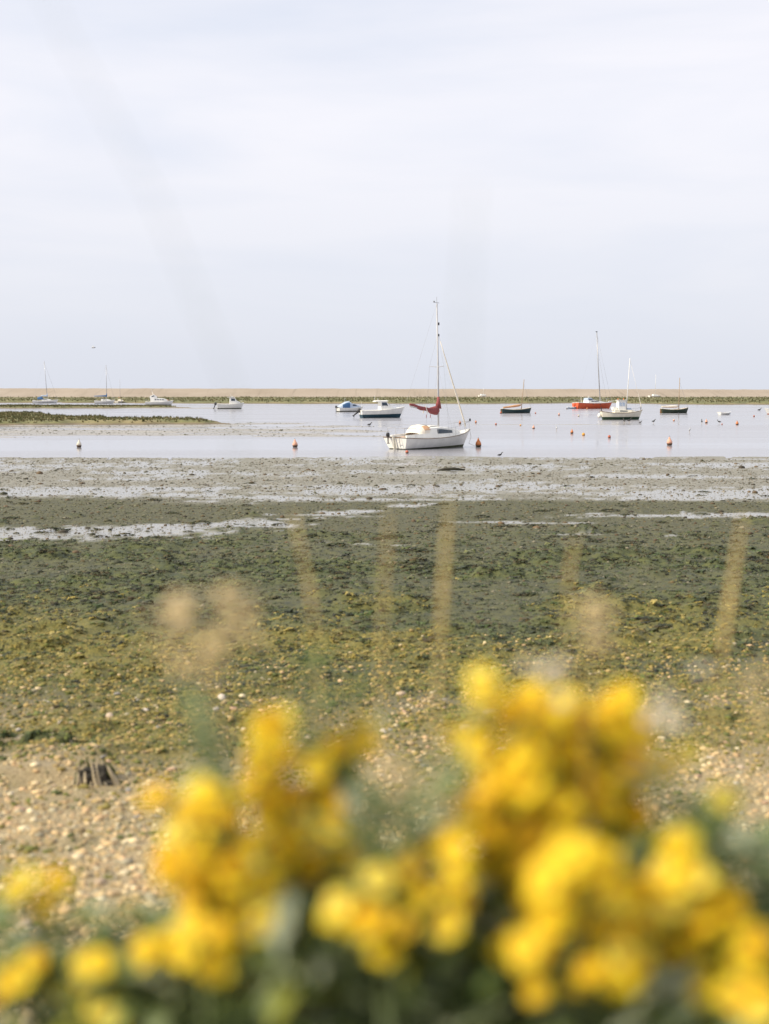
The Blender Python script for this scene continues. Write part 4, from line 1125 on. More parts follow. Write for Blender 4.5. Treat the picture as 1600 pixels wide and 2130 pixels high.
B_ = [
 ('stained white and brown pear buoy near the left edge', (-18.33, 75), 'buoy_white', .95, 'pear', (3, 2)),
 ('pale orange pear buoy floating alone left of the nearest sailing boat', (-5.36, 75), 'buoy_pink', 1.0, 'pear', (-2, 3)),
 ('bright orange pear buoy off the bow of the nearest sailing boat', (5.65, 75.2), 'orange', 1.12, 'pear', (4, -3)),
 ('orange pear buoy with dark base alone in the right foreground water', (17.69, 77.6), 'buoy_pink', 1.1, 'pear', (-3, -2)),
 ('small brownish buoy below the stern of the nearest sailing boat', (1.22, 67.5), 'buoy_red', .62, 'round', (10, 5)),
 ('orange buoy with pointed top and dark base, left of the yellow-orange float', (14.72, 98.3), 'orange', .95, 'pear', (0, 5)),
 ('wide yellow-orange float between two dark based buoys', (14.97, 94.1), 'buoy_yellow', 1.05, 'round', (20, 25)),
 ('low red-brown buoy right of the yellow-orange float', (16.07, 89.4), 'buoy_red', .95, 'round', (-8, 10)),
 ('small pink buoy in mid water above the pointed orange buoy', (13.16, 110.5), 'buoy_pink', .9, 'pear', (0, 0)),
 ('small dark red buoy below the stern of the dark green dinghy', (10.93, 122.8), 'buoy_red', .85, 'round', (0, 0)),
 ('faint yellow float by the low mud streak', (12.98, 119.5), 'buoy_yellow', .7, 'round', (0, 0)),
 ('tiny orange buoy just right of the furled foresail of the nearest boat', (9.48, 130), 'orange', .8, 'pear', (0, 0)),
 ('small orange buoy seen behind the furled foresail of the nearest boat', (7.61, 126.2), 'orange', 1.0, 'pear', (0, 6)),
 ('pink buoy left of centre in the gap below the orange-red yacht', (23.62, 169.6), 'buoy_pink', 1.0, 'pear', (0, 0)),
 ('white and pink buoy straight below the stern of the orange-red yacht', (25.32, 163.4), 'buoy_white', 1.0, 'round', (0, 0)),
 ('small red buoy by the stern of the fishing boat', (26.91, 157.6), 'buoy_red', .8, 'round', (0, 0)),
 ('red buoy touching the stern of the dark green dinghy', (16.9, 182), 'buoy_red', 1.35, 'round', (0, 0)),
 ('red float just off the bow of the dark green dinghy', (21.9, 181.8), 'buoy_red', .95, 'round', (0, 0)),
 ('dark based pink buoy below the stern of the olive dinghy', (31.88, 138), 'buoy_pink', 1.0, 'round', (0, 0)),
 ('pink buoy with pale top left of the far right orange buoy', (33.41, 130), 'buoy_pink', 1.1, 'pear', (0, 0)),
 ('bright orange pointed buoy in the far right water', (34.59, 122.8), 'orange', 1.15, 'pear', (0, -5)),
 ('tiny red marker beside the far right orange buoy', (33.1, 122.8), 'buoy_red', .5, 'pear', (0, 0)),
 ('small red buoy near the boat cut by the right edge', (47.33, 160.5), 'buoy_red', .95, 'round', (0, 0)),
 ('red buoy touching the hull of the orange-red yacht', (36.2, 224), 'orange', 1.3, 'round', (0, 0)),
 ('dark small float left of the pale blue dinghy', (32.6, 224), 'buoy_dark', 1.1, 'round', (0, 0)),
]
for lab, loc, mt, s_, kd, tl in B_: buoy(lab, loc, M[mt], s_, tl, kd)
tag(MB().tube([(5.19, 76.1, .95), (5.25, 75.9, .55), (5.1, 75.6, .2), (5.5, 75.3, .03)], .012, 5).build('mooring_line', M['rope']), 'mooring rope from the bow of the nearest sailing boat to its orange buoy', 'rope')

# ================================================================== BIRDS
def bird(label, loc, head, s=1.0, mat='bird', swim=False):
    t = tag(empty('bird', (loc[0], loc[1], 0 if len(loc) < 3 else loc[2]), (0, 0, R(head))), label, 'bird', 'birds on the lagoon')
    zb = .06 if swim else .24
    pts = [(-.26, 0, zb + .02), (-.16, 0, zb + .04), (-.04, 0, zb + .05), (.09, 0, zb + .08), (.16, 0, zb + .17), (.185, 0, zb + .25), (.23, 0, zb + .29), (.275, 0, zb + .275)]
    rad = [.015, .06, .095, .075, .042, .034, .042, .02]
    MB().tube([tuple(v * s for v in p) for p in pts], [r * s for r in rad], 9).build('body', M[mat], t, True)
    MB().tube([(.27 * s, 0, (zb + .275) * s), (.36 * s, 0, (zb + .255) * s)], [.014 * s, .004 * s], 5).build('bill', M['bill'], t)
    if not swim:
        for sg in (1, -1): MB().tube([(-.02 * s, sg * .03 * s, zb * s), (.01 * s, sg * .03 * s, -.03)], .008 * s, 5).build('leg', M['bill'], t)
    return t
bird('dark standing bird left of a pair below the fishing boat', (24.6, 128.6), 100, 1.0)
bird('dark bird bending right, right of the pair below the fishing boat', (25.4, 130), 10, 1.05)
bird('small dark bird in the water right of the fishing boat pair', (26.55, 130), -30, .7, swim=True)
bird('dark bird below the bow of the fishing boat', (27.5, 128), 20, .85)
bird('dark bird left of the pale topped pink buoy', (32.0, 126.3), 80, .9)
bird('dark bird midway between the far right buoys', (33.75, 126.3), 160, .8)
bird('thin small bird standing in the shallows left of the pointed orange buoy', (14.47, 105.3), 90, .8, 'gull')
bird('thin small bird standing in the shallows above the right foreground buoy', (24.5, 100.5), 60, .8, 'gull')
bird('black bird feeding at the mud edge right of the nearest sailing boat', (5.95, 64.4, .02), 15, .55, swim=True)
bird('dark duck floating below the marsh near the right edge', (62.5, 209), 0, 1.3, swim=True)
bird('dark duck on the mud streak left of the nearest sailing boat', (-1.45, 121.2), 0, .9, swim=True)
t = tag(empty('bird', (-20.8, 90, 6.42), (R(12), 0, R(20))), 'small grey bird flying alone in the sky at left', 'bird', 'birds on the lagoon')
MB().tube([(-.16, 0, 0), (-.05, 0, 0), (.06, 0, .01), (.13, 0, .02), (.17, 0, .015)], [.012, .04, .045, .03, .008], 8).build('body', M['gull'], t, True)
for sg in (1, -1):
    MB().loft([[(.07, sg * .02, .02), (.05, sg * .2, .10), (-.02, sg * .38, .07)], [(0, sg * .02, .035), (.0, sg * .2, .115), (-.05, sg * .38, .075)], [(-.06, sg * .02, .02), (-.03, sg * .2, .10), (-.07, sg * .36, .07)]]).build('wing', M['gull'], t, True)

# ================================================================== BEACH WRECKAGE
gz = float(shore(np.array([-1.93]), np.array([8.2]))[0][0])
t = tag(empty('tree_stump', (-1.95, 8.22, gz - .04), (R(4), R(-8), .4)), 'weathered grooved wooden stump with dark hollows standing in the shingle', 'stump')
t.scale = (.68, .68, .95)
mb = MB(); rs = random.Random(5)
rows = []
for j, (zz_, r0) in enumerate(((-.05, .15), (.04, .14), (.09, .125), (.12, .10), (.13, .05))):
    rows.append([(r0 * (1 + .18 * math.sin(5 * k * 2 * PI / 18 + 1) + .10 * rs.uniform(-1, 1)) * 1.15 * math.cos(k * 2 * PI / 18), r0 * .8 * (1 + .15 * rs.uniform(-1, 1)) * math.sin(k * 2 * PI / 18), zz_ + .025 * rs.uniform(-1, 1)) for k in range(18)])
mb.loft(rows, closed=True, cap1=True).build('core', M['rot'], t)
for i in range(30):
    a = i * 2 * PI / 30 + rs.uniform(-.1, .1); h = rs.uniform(.09, .20); r0 = rs.uniform(.13, .19)
    if i in (20, 21, 24, 25, 26): h *= .35
    pts = [(1.15 * r0 * math.cos(a) * k + rs.uniform(-.008, .008), .8 * r0 * math.sin(a) * k, z_) for k, z_ in ((1.35, -.06), (1.12, .02), (1.0, h * .55), (.86, h))]
    MB().tube(pts, [rs.uniform(.03, .05), rs.uniform(.022, .032), rs.uniform(.014, .024), .008], 6).build('splinter', M['driftwood'] if i % 4 else M['weedy'], t, True)
mb = MB()
for a, ln in ((3.6, .45), (4.4, .32), (5.4, .28), (2.9, .3)):
    mb.tube([(.13 * math.cos(a), .1 * math.sin(a), .03), (.6 * ln * math.cos(a), .6 * ln * math.sin(a), .02), (ln * math.cos(a + .15), ln * math.sin(a + .15), -.02)], [.035, .026, .010], 6)
mb.build('roots', M['rot'], t, True)
gz = float(shore(np.array([-2.9]), np.array([9.45]))[0][0])
t = tag(empty('timber_beam', (-3.05, 9.46, gz), (0, R(-1.5), R(2))), 'low green weed covered timber lying on the shingle at the left edge', 'timber')
MB().box((0, 0, .02), (1.25, .12, .08), .9).build('beam', M['driftwood'], t)
mb = MB(); rs = random.Random(8)
rows = []
for i in range(26):
    x = -.62 + 1.24 * i / 25; w_ = .10 + .05 * rs.uniform(-1, 1); h = .065 + .03 * rs.uniform(-1, 1)
    rows.append([(x, w_ * math.cos(PI * k / 6), -.03 + (h + .03) * math.sin(PI * k / 6) ** .6 + .008 * rs.uniform(-1, 1)) for k in range(7)])
mb.loft(rows).build('weed_mat', M['weedy'], t, True)
P_ = np.stack([rng.uniform(-.62, .66, 90), rng.normal(0, .07, 90), rng.uniform(.0, .07, 90)], -1)
scatter('weed_fronds', P_, rng.uniform(.03, .075, 90), rng.random(90) * 6.28, tints_from([(.08, .11, .025), (.05, .07, .02), (.14, .16, .04), (.16, .12, .04)], 90), WT, WF, M['weed'], parent=t)
gz = float(shore(np.array([2.81]), np.array([52.0]))[0][0])
tag(MB().tube([(2.2, 52, gz + .02), (2.5, 52.05, gz + .06), (2.9, 52, gz + .08), (3.35, 52.1, gz + .03)], [.02, .06, .065, .03], 8).build('drift_log', M['rot'], None, True), 'low weed covered log lying on the wet mud below the nearest boat', 'log')

# ================================================================== FOREGROUND PLANTS
def head_mesh(seed, petal):
    rs = random.Random(seed); v, f, mi = [], [], []
    npet = rs.choice((11, 12, 13)); Rp = .0112
    for k in range(npet):
        a = 2 * PI * k / npet + rs.uniform(-.08, .08); dr = rs.uniform(-.25, .12); w = .0036; ln = Rp * rs.uniform(.88, 1.08)
        ca, sa = math.cos(a), math.sin(a); o = len(v)
        for r, ww, z_ in ((.0030, .6, 0), (.0068, 1.0, dr * .003 + .0008), (ln, .5, dr * .012)):
            v += [(r * ca - sa * w * ww, r * sa + ca * w * ww, z_), (r * ca + sa * w * ww, r * sa - ca * w * ww, z_)]
        f += [(o, o + 1, o + 3, o + 2), (o + 2, o + 3, o + 5, o + 4)]; mi += [0, 0]
    o = len(v)
    for r, z_ in ((.0034, -.003), (.0036, .001), (.0026, .0022)):
        for k in range(8): v.append((r * math.cos(k * PI / 4), r * math.sin(k * PI / 4), z_))
    v.append((0, 0, .0034))
    for j in range(2):
        for k in range(8): f.append((o + 8 * j + k, o + 8 * j + (k + 1) % 8, o + 8 * j + 8 + (k + 1) % 8, o + 8 * j + 8 + k)); mi.append(1)
    for k in range(8): f.append((o + 16 + k, o + 16 + (k + 1) % 8, o + 24)); mi.append(1)
    me = bpy.data.meshes.new('flower'); me.from_pydata(v, [], f); me.update()
    me.materials.append(petal); me.materials.append(M['disc'])
    me.polygons.foreach_set('material_index', np.array(mi, dtype=np.int32))
    return me
HEADS = [head_mesh(i, M[p]) for i, p in enumerate(('petal', 'petal', 'petal_deep', 'petal_pale', 'petal', 'petal_deep'))]

def leaf_rows(base, dirv, ln, wd, droop, rs):
    """lobed leaf as vertices and quads"""
    v, f = [], []
    d = Vector(dirv).normalized(); side = d.cross(Vector((0, 0, 1))).normalized(); up = side.cross(d).normalized()
    prof = (.15, .75, .5, 1.0, .6, .8, .35, .04)
    for i, q in enumerate(prof):
        t = i / (len(prof) - 1)
        c = Vector(base) + d * (ln * t) + Vector((0, 0, -droop * ln * t * t))
        w = wd * q
        v += [c + side * w + up * w * .35, c, c - side * w + up * w * .35]
    for i in range(len(prof) - 1):
        o = 3 * i; f += [(o, o + 1, o + 4, o + 3), (o + 1, o + 2, o + 5, o + 4)]
    return v, f
LEAF_PAL = [(.19, .26, .09), (.28, .34, .18), (.13, .19, .06), (.36, .40, .28), (.08, .11, .03), (.27, .29, .05)]

PLANTS = [
    ((-0.327,1.180),[(-362,1159,2843),(-356,1115,2844),(-354,1144,2833),(-352,1149,2926),(-338,1107,2859),(-338,1137,2940),(-335,1162,2857),(-332,1142,2862),(-331,1138,2861),(-331,1103,2956),(-325,1101,2955),(-322,1136,2918),(-316,1152,2818),(-313,1145,2824),(-312,1155,2931),(-311,1143,2827),(-310,1140,2945),(-303,1168,2803),(-300,1166,2811),(-300,1157,2821),(-295,1157,2837),(-286,1125,2845),(-280,1106,2877),(-271,1159,2784),(-271,1132,2809),(-270,1107,2830),(-260,1087,2884),(-260,1105,2876),(-254,1135,2809),(-253,1144,2823),(-252,1097,2824),(-238,1152,2840),(-233,1165,2820),(-227,1154,2824)]),
    ((-0.170,1.140),[(-222,1093,2898),(-215,1073,2896),(-214,1100,2891),(-212,1112,3030),(-203,1102,3037),(-203,1091,3040),(-200,1120,2886),(-192,1089,2908),(-189,1103,2903),(-189,1045,2997),(-189,1057,2980),(-187,1115,3019),(-187,1040,2997),(-184,1122,2985),(-182,1045,3023),(-181,1096,2885),(-180,1088,2994),(-178,1124,2900),(-177,1082,2988),(-177,1116,2922),(-176,1061,2929),(-175,1041,2913),(-175,1097,2912),(-173,1076,2944),(-172,1095,3002),(-172,1073,2979),(-170,1060,3032),(-170,1099,3000),(-168,1123,2985),(-167,1051,2977),(-166,1112,3013),(-165,1100,2912),(-164,1043,2936),(-164,1122,3028),(-163,1070,3051),(-163,1090,2888),(-163,1119,3034),(-161,1064,2996),(-160,1106,2922),(-160,1089,2932),(-159,1041,3015),(-157,1073,2889),(-157,1112,3017),(-157,1109,2953),(-155,1048,2936),(-154,1071,3031),(-154,1062,2898),(-153,1107,2870),(-153,1051,3053),(-152,1111,2928),(-151,1104,2957),(-151,1112,2951),(-150,1081,2959),(-149,1096,2982),(-148,1071,2966),(-147,1128,2894),(-146,1040,2937),(-146,1047,2899),(-144,1042,2930),(-143,1046,2923),(-143,1100,2867),(-142,1060,3031),(-142,1099,2961),(-140,1123,2995),(-139,1057,2987),(-138,1099,3023),(-137,1104,2921),(-137,1112,3020),(-137,1047,2995),(-134,1084,2965),(-134,1063,2952),(-132,1124,2944),(-129,1046,2981),(-128,1064,2921),(-127,1098,2981),(-125,1068,2933),(-124,1108,2928),(-124,1058,2996),(-122,1097,2990),(-117,1123,2926),(-111,1092,2937),(-111,1071,2966),(-110,1067,2928),(-107,1047,2955),(-106,1040,2942),(-103,1115,2948),(-103,1088,2952)]),
    ((-0.078,1.210),[(-130,1143,3029),(-126,1182,2966),(-123,1172,2964),(-123,1192,3047),(-120,1164,3019),(-119,1126,3059),(-118,1138,3064),(-116,1148,3021),(-116,1170,3078),(-115,1175,2925),(-114,1114,2942),(-113,1136,3039),(-113,1153,3037),(-112,1190,3025),(-112,1177,2996),(-111,1183,2992),(-111,1114,2985),(-111,1155,2997),(-110,1171,2925),(-110,1133,3007),(-110,1166,2923),(-109,1178,2960),(-109,1153,3088),(-106,1138,3093),(-106,1187,3078),(-106,1152,3087),(-106,1183,3077),(-105,1146,2910),(-105,1162,3045),(-105,1193,2954),(-101,1158,2969),(-100,1172,2946),(-100,1127,3075),(-100,1193,2922),(-99,1137,2963),(-98,1117,2986),(-98,1118,3029),(-94,1147,3091),(-93,1141,2990),(-92,1182,2880),(-92,1183,2897),(-91,1139,3025),(-91,1179,2863),(-91,1110,2977),(-90,1138,2901),(-89,1129,2918),(-88,1150,2937),(-87,1197,2899),(-85,1138,3060),(-84,1189,2861),(-83,1112,2949),(-82,1114,2992),(-82,1151,2964),(-81,1125,2947),(-80,1134,3060),(-79,1139,2993),(-79,1171,3010),(-79,1195,2890),(-79,1126,3025),(-78,1198,2873),(-77,1158,2891),(-76,1142,2883),(-75,1145,2994),(-75,1146,2963),(-72,1120,3004),(-72,1185,2894),(-71,1193,2920),(-69,1143,2964),(-67,1135,2994),(-67,1194,2972),(-66,1162,3042),(-66,1194,2889),(-65,1126,2948),(-65,1187,3052),(-65,1118,2976),(-64,1128,3003),(-64,1195,3033),(-64,1168,2980),(-64,1172,2913),(-62,1149,3048),(-62,1118,3055),(-62,1120,2947),(-62,1164,2985),(-61,1185,3005),(-61,1127,3000),(-60,1173,2945),(-60,1132,2987),(-60,1159,3022),(-58,1178,3011),(-57,1170,2939),(-55,1165,2977),(-55,1147,2916),(-54,1167,2935),(-54,1149,3030),(-54,1125,2992),(-52,1169,2995),(-50,1190,2925),(-50,1190,2990),(-49,1164,2914),(-48,1112,3000),(-48,1187,2927),(-47,1182,2995),(-47,1191,2920),(-46,1173,2928),(-45,1132,3017),(-44,1126,3073),(-44,1163,2931),(-44,1188,2915),(-43,1184,3008),(-43,1129,3004),(-41,1112,2940),(-41,1168,3014),(-40,1114,3021),(-38,1161,2961),(-38,1179,3057),(-37,1168,3044),(-37,1134,2947),(-37,1196,3038),(-35,1117,2982),(-35,1160,3062),(-35,1131,2968),(-34,1191,3039),(-33,1154,3062),(-31,1162,2977),(-30,1164,2973),(-27,1116,2963),(-23,1138,3090),(-23,1193,3058),(-20,1163,3080)]),
    ((0.030,1.080),[(-45,1046,2953),(-41,1018,2960),(-41,999,2976),(-40,1011,2961),(-40,1035,2961),(-38,1063,2924),(-33,1065,2951),(-27,1049,2935),(-24,1045,2949),(-23,993,2974),(-20,1011,2951),(-16,1038,2964),(-13,1063,2950),(-12,983,2963),(-9,1006,2957),(-8,1050,2968),(-7,989,2967),(-5,1018,2931),(-5,1048,2979),(-5,983,3004),(0,1068,2901),(0,988,2940),(3,1062,2972),(6,1065,2940),(15,988,2963),(20,1008,3009),(22,1060,2937),(23,1041,2975),(31,1029,2969),(35,1039,2961),(37,1011,2975),(39,1017,2983),(42,1066,2960),(43,1023,3021),(44,1060,3004),(45,1037,2970),(51,986,2965),(57,983,3002),(57,989,3024),(57,1035,3003),(58,1017,3028),(60,1008,3013),(61,1036,2952),(61,1062,3009),(62,1061,2941),(63,1012,2976),(66,1033,2985),(67,1043,2983)]),
    ((0.121,1.160),[(71,1138,3078),(73,1088,3037),(76,1128,3072),(78,1144,3052),(78,1120,3086),(80,1086,3030),(83,1127,2996),(83,1067,3153),(84,1124,3014),(84,1107,3136),(84,1079,3009),(84,1091,3080),(85,1066,3131),(85,1103,3025),(86,1061,3040),(87,1073,2994),(87,1094,3098),(88,1142,3016),(90,1062,3056),(91,1109,3123),(91,1072,3140),(92,1091,3061),(92,1147,3035),(92,1132,3035),(93,1085,3064),(93,1078,3037),(94,1119,3028),(94,1080,3060),(95,1085,3138),(97,1086,2972),(98,1133,2971),(98,1081,3044),(99,1109,2951),(100,1108,2996),(101,1140,3017),(101,1073,3015),(101,1117,3016),(102,1103,2957),(103,1137,2945),(103,1141,2963),(103,1080,3062),(104,1110,2992),(105,1078,3009),(107,1103,3017),(110,1078,3119),(111,1102,3076),(112,1133,3112),(112,1105,3074),(113,1068,3068),(115,1100,2949),(115,1073,3115),(116,1086,2985),(116,1081,3083),(117,1063,3046),(117,1068,3059),(118,1133,2953),(119,1083,2981),(119,1141,2970),(119,1077,3070),(120,1087,3059),(120,1130,2957),(121,1127,2998),(122,1065,3060),(123,1111,3052),(124,1063,3086),(125,1060,2988),(125,1061,3056),(125,1091,3048),(127,1111,3043),(127,1107,2968),(127,1071,3011),(128,1138,2991),(128,1119,2965),(129,1130,3116),(129,1075,3006),(129,1079,2960),(130,1131,3116),(130,1109,2974),(130,1147,3016),(131,1099,3122),(133,1093,3051),(135,1092,2960),(135,1138,3120),(136,1103,2963),(137,1118,2991),(137,1103,3004),(137,1103,2969),(138,1092,3016),(138,1113,3090),(139,1143,3002),(139,1087,3071),(140,1146,3080),(141,1087,3030),(142,1095,3026),(143,1142,3033),(144,1111,2970),(144,1099,3014),(145,1108,2996),(145,1129,3039),(145,1142,3036),(145,1093,2981),(145,1090,3001),(146,1069,3007),(147,1088,3108),(149,1116,3020),(150,1083,3039),(151,1128,3111),(152,1103,2977),(156,1065,3041),(158,1081,3030),(163,1087,3015),(170,1146,2997),(172,1146,3001),(172,1105,3007)]),
    ((0.231,1.220),[(150,1167,3059),(152,1145,3066),(157,1153,3059),(158,1196,3060),(159,1131,3112),(159,1135,3094),(162,1167,3087),(166,1154,3088),(166,1159,3058),(167,1194,3041),(168,1145,3067),(168,1169,3090),(169,1158,3033),(173,1202,3043),(175,1123,3070),(176,1139,3016),(176,1149,3110),(177,1135,3065),(178,1161,3085),(178,1150,3060),(178,1141,3093),(178,1165,3068),(179,1155,3098),(179,1151,3043),(180,1200,3101),(180,1145,3094),(181,1206,3002),(184,1155,3055),(185,1139,3057),(185,1170,3037),(186,1179,3000),(186,1181,3049),(186,1177,3086),(189,1168,3052),(190,1180,3046),(190,1175,3091),(190,1208,3055),(193,1172,3083),(193,1184,3080),(194,1129,3034),(195,1135,3015),(196,1159,3020),(196,1172,3048),(198,1199,3012),(203,1153,3009),(203,1168,3075),(206,1128,3043),(206,1120,3015),(206,1164,3053),(207,1165,3038),(209,1125,3096),(209,1127,3115),(212,1161,3005),(212,1166,3096),(213,1168,3009),(213,1134,3033),(213,1138,3036),(213,1188,3038),(215,1199,3044),(216,1187,3031),(216,1127,3087),(217,1161,3003),(217,1186,3046),(217,1184,3039),(218,1172,3089),(219,1208,3026),(219,1153,3030),(220,1127,3122),(220,1145,3106),(220,1186,2993),(221,1167,3083),(222,1159,3078),(224,1199,3079),(226,1181,3020),(227,1171,3052),(228,1162,3107),(228,1202,3087),(228,1129,3044),(229,1135,3049),(229,1200,3070),(230,1147,3064),(231,1183,3003),(231,1168,3053),(231,1142,3037),(232,1135,3011),(235,1135,3059),(236,1151,3052),(237,1132,3005),(238,1202,2964),(239,1197,3067),(240,1194,3072),(240,1168,2998),(241,1146,3074),(243,1208,3071),(248,1204,3017),(249,1175,3083),(250,1159,3050),(251,1171,3027),(257,1155,3038),(270,1163,3044),(295,1183,3050)]),
    ((0.163,1.040),[(103,1011,2932),(109,999,2945),(110,957,2958),(111,1028,2925),(116,959,2949),(119,993,2931),(121,956,3007),(122,1015,2976),(123,974,2913),(125,943,3020),(125,1028,2938),(128,974,3015),(128,1029,2963),(128,995,2907),(131,1023,2891),(132,991,2956),(132,1016,2987),(133,979,2947),(134,997,2970),(134,982,2964),(134,975,3005),(135,978,2973),(135,958,2974),(136,940,3002),(139,995,2959),(140,1021,2940),(140,1017,2962),(142,963,2999),(145,982,3033),(145,1018,2951),(146,1006,2983),(147,948,3038),(150,978,2976),(150,1027,2970),(155,950,3028),(156,977,2918),(157,999,3022),(157,1015,2956),(161,1018,2979),(161,998,2953),(162,1007,2939),(162,941,2948),(163,1016,2987),(164,1023,2949),(165,1016,2940),(165,1027,2988),(165,965,3034),(166,993,2995),(167,997,2972),(170,1008,2922),(172,1003,3019),(174,1005,2974),(174,1007,2956),(175,1016,3013),(175,952,3012),(178,966,3028),(180,991,2980),(181,992,2908),(181,1013,2901),(181,1002,2994),(182,968,3013),(182,979,3014),(183,1009,2897),(184,946,2938),(185,958,2954),(190,988,2956),(191,977,2938),(191,964,2949),(193,1008,2904),(193,993,2924),(193,980,2942),(198,1024,2932),(199,995,2928),(201,960,2943),(205,990,2932),(205,985,2936),(209,1008,2932),(214,1020,2897),(216,1029,2905)]),
    ((0.281,1.110),[(207,1025,2974),(212,1059,2954),(213,1098,2924),(216,1071,2924),(222,1091,2922),(224,1066,2958),(224,1045,2937),(224,1025,2911),(224,1028,2980),(224,1051,2901),(224,1063,2931),(225,1073,2931),(228,1019,2961),(228,1048,2888),(231,1056,2949),(231,1076,2882),(233,1057,2943),(233,1020,2953),(238,1043,2988),(239,1090,2886),(241,1017,2969),(242,1012,2988),(242,1044,2923),(245,1041,2982),(246,1016,2926),(247,1059,2880),(248,1044,2956),(249,1057,2910),(251,1038,3014),(252,1052,2958),(252,1031,2964),(252,1094,2953),(254,1088,2984),(254,1032,2999),(255,1096,2869),(257,1080,2878),(261,1074,2946),(262,1040,2957),(263,1016,2951),(264,1021,2990),(264,1016,2935),(265,1047,2993),(265,1028,2990),(265,1051,2928),(268,1049,2927),(269,1093,2932),(269,1055,2980),(271,1094,2893),(271,1087,3001),(272,1053,2932),(272,1017,2955),(273,1040,2982),(276,1096,2915),(276,1039,2965),(278,1044,2956),(279,1032,2956),(279,1081,2893),(279,1074,2926),(280,1061,2970),(282,1091,2906),(285,1076,2926),(287,1090,2944),(288,1022,2947),(289,1062,2953),(290,1041,2970),(293,1018,2966),(299,1028,2953),(300,1071,3042),(302,1066,2956),(305,1073,2926),(307,1068,2953),(320,1086,2934)]),
    ((0.309,1.010),[(258,971,2913),(264,987,2909),(267,993,2912),(273,917,2966),(275,947,2922),(279,940,2910),(285,926,2937),(286,934,2910),(288,949,2928),(289,919,2927),(289,937,2913),(290,973,2938),(296,955,2963),(296,981,2921),(297,937,2928),(298,957,2922),(299,986,2927),(311,999,2897)]),
]
PLANT_LABELS = [
 'sparse yellow flowers with green leaves in the bottom left corner',
 'yellow flowering plant left of centre, right of the stump',
 'tall yellow flowering plant in the middle, topped by an orange-yellow head',
 'few yellow flowers in the dark gap between the two big clumps',
 'big yellow clump right of centre with a pale single head on top',
 'tallest bright yellow flower clump on the right',
 'low yellow flowers at the bottom right of centre',
 'yellow flowers over grey-green leaves near the right side',
 'yellow flowers in the bottom right corner',
]
def gnd(x, y): return float(shore(np.array([x]), np.array([y]))[0][0])
for pi_, ((rx, ry), heads) in enumerate(PLANTS):
    rs = random.Random(50 + pi_)
    ry += .10
    g = gnd(rx, ry)
    root = tag(empty('flowering_plant', (rx, ry, g)), PLANT_LABELS[pi_], 'wildflower', 'yellow wildflowers on the bank')
    H_ = [Vector(h) / 1000 - Vector((rx, ry, g)) for h in heads]
    # group heads into stems: a head joins the nearest stem within reach
    stems = []
    for h in sorted(H_, key=lambda q: -q.z):
        for s_ in stems:
            if (s_[0] - h).length < .075 and len(s_) < 6: s_.append(h); break
        else: stems.append([h])
    lv, lf, lc = [], [], []
    def add_leaf(base, dirv, ln, wd, droop):
        v, f = leaf_rows(base, dirv, ln, wd, droop, rs); o = len(lv)
        lv.extend(v); lf.extend([tuple(i + o for i in q) for q in f])
        c = np.array(rs.choice(LEAF_PAL)) * rs.uniform(.75, 1.2); lc.extend([c] * len(v))
    for s_ in stems:
        top = s_[0]; zlow = min(h.z for h in s_) - .05
        fork = Vector((sum(h.x for h in s_) / len(s_), sum(h.y for h in s_) / len(s_) + .015, zlow))
        b0 = Vector((rs.uniform(-.05, .05), rs.uniform(-.03, .06), -.02))
        mid = b0.lerp(fork, .55) + Vector((rs.uniform(-.02, .02), rs.uniform(-.01, .03), 0))
        mb = MB().tube([b0, b0.lerp(mid, .5) + Vector((0, .01, 0)), mid, fork], [.005, .0045, .004, .003], 6)
        for h in s_:
            mb.tube([fork, fork.lerp(h, .6) + Vector((0, .006, -.004)), h - Vector((0, 0, .003))], [.0026, .002, .0018], 5)
        st_o = mb.build('stem', M['stalk'], root, True)
        for h in s_:
            o = bpy.data.objects.new('flower', HEADS[rs.randrange(6)]); COL.objects.link(o); o.parent = st_o
            o.location = h; q = rs.uniform(1.0, 1.42); o.scale = (q, q, q)
            o.rotation_euler = (rs.uniform(.3, 1.15), rs.uniform(-.75, .1), rs.uniform(-.6, .4))
        # leaves along the stem
        for k in range(9):
            t = rs.uniform(.35, .9); p = (b0.lerp(mid, t / .6) if t < .6 else mid.lerp(fork, (t - .6) / .4))
            a = rs.uniform(0, 6.28)
            add_leaf(p, (math.cos(a), math.sin(a), rs.uniform(.1, .9)), rs.uniform(.045, .08), rs.uniform(.008, .014), rs.uniform(.1, .5))
    # leafy basal mass
    span = max(.12, (max(h.x for h in H_) - min(h.x for h in H_)) * .5 + .03)
    cx_ = (max(h.x for h in H_) + min(h.x for h in H_)) / 2
    ztop = (2.905, 2.91, 2.97, 3.00, 2.97, 2.98, 2.92, 2.98, 2.95)[pi_] - g
    for k in range(330):
        a = rs.uniform(0, 6.28)
        zz_ = ztop - .06 - abs(rs.gauss(0, .08)) + rs.uniform(-.02, .02)
        p = Vector((cx_ + rs.uniform(-span, span), rs.uniform(-.16, -.02), zz_))
        add_leaf(p, (math.cos(a), math.sin(a), rs.uniform(.1, 1.1)), rs.uniform(.05, .09), rs.uniform(.006, .013), rs.uniform(.1, .6))
    me = bpy.data.meshes.new('leaves'); me.from_pydata([tuple(p) for p in lv], [], lf)
    a_ = me.color_attributes.new('tint', 'FLOAT_COLOR', 'POINT')
    cc = np.ones((len(lv), 4), dtype=np.float32); cc[:, :3] = np.array(lc); a_.data.foreach_set('color', cc.ravel()); me.update()
    tag(link('leaves', me, M['leaf'], root, True), kind='stuff')

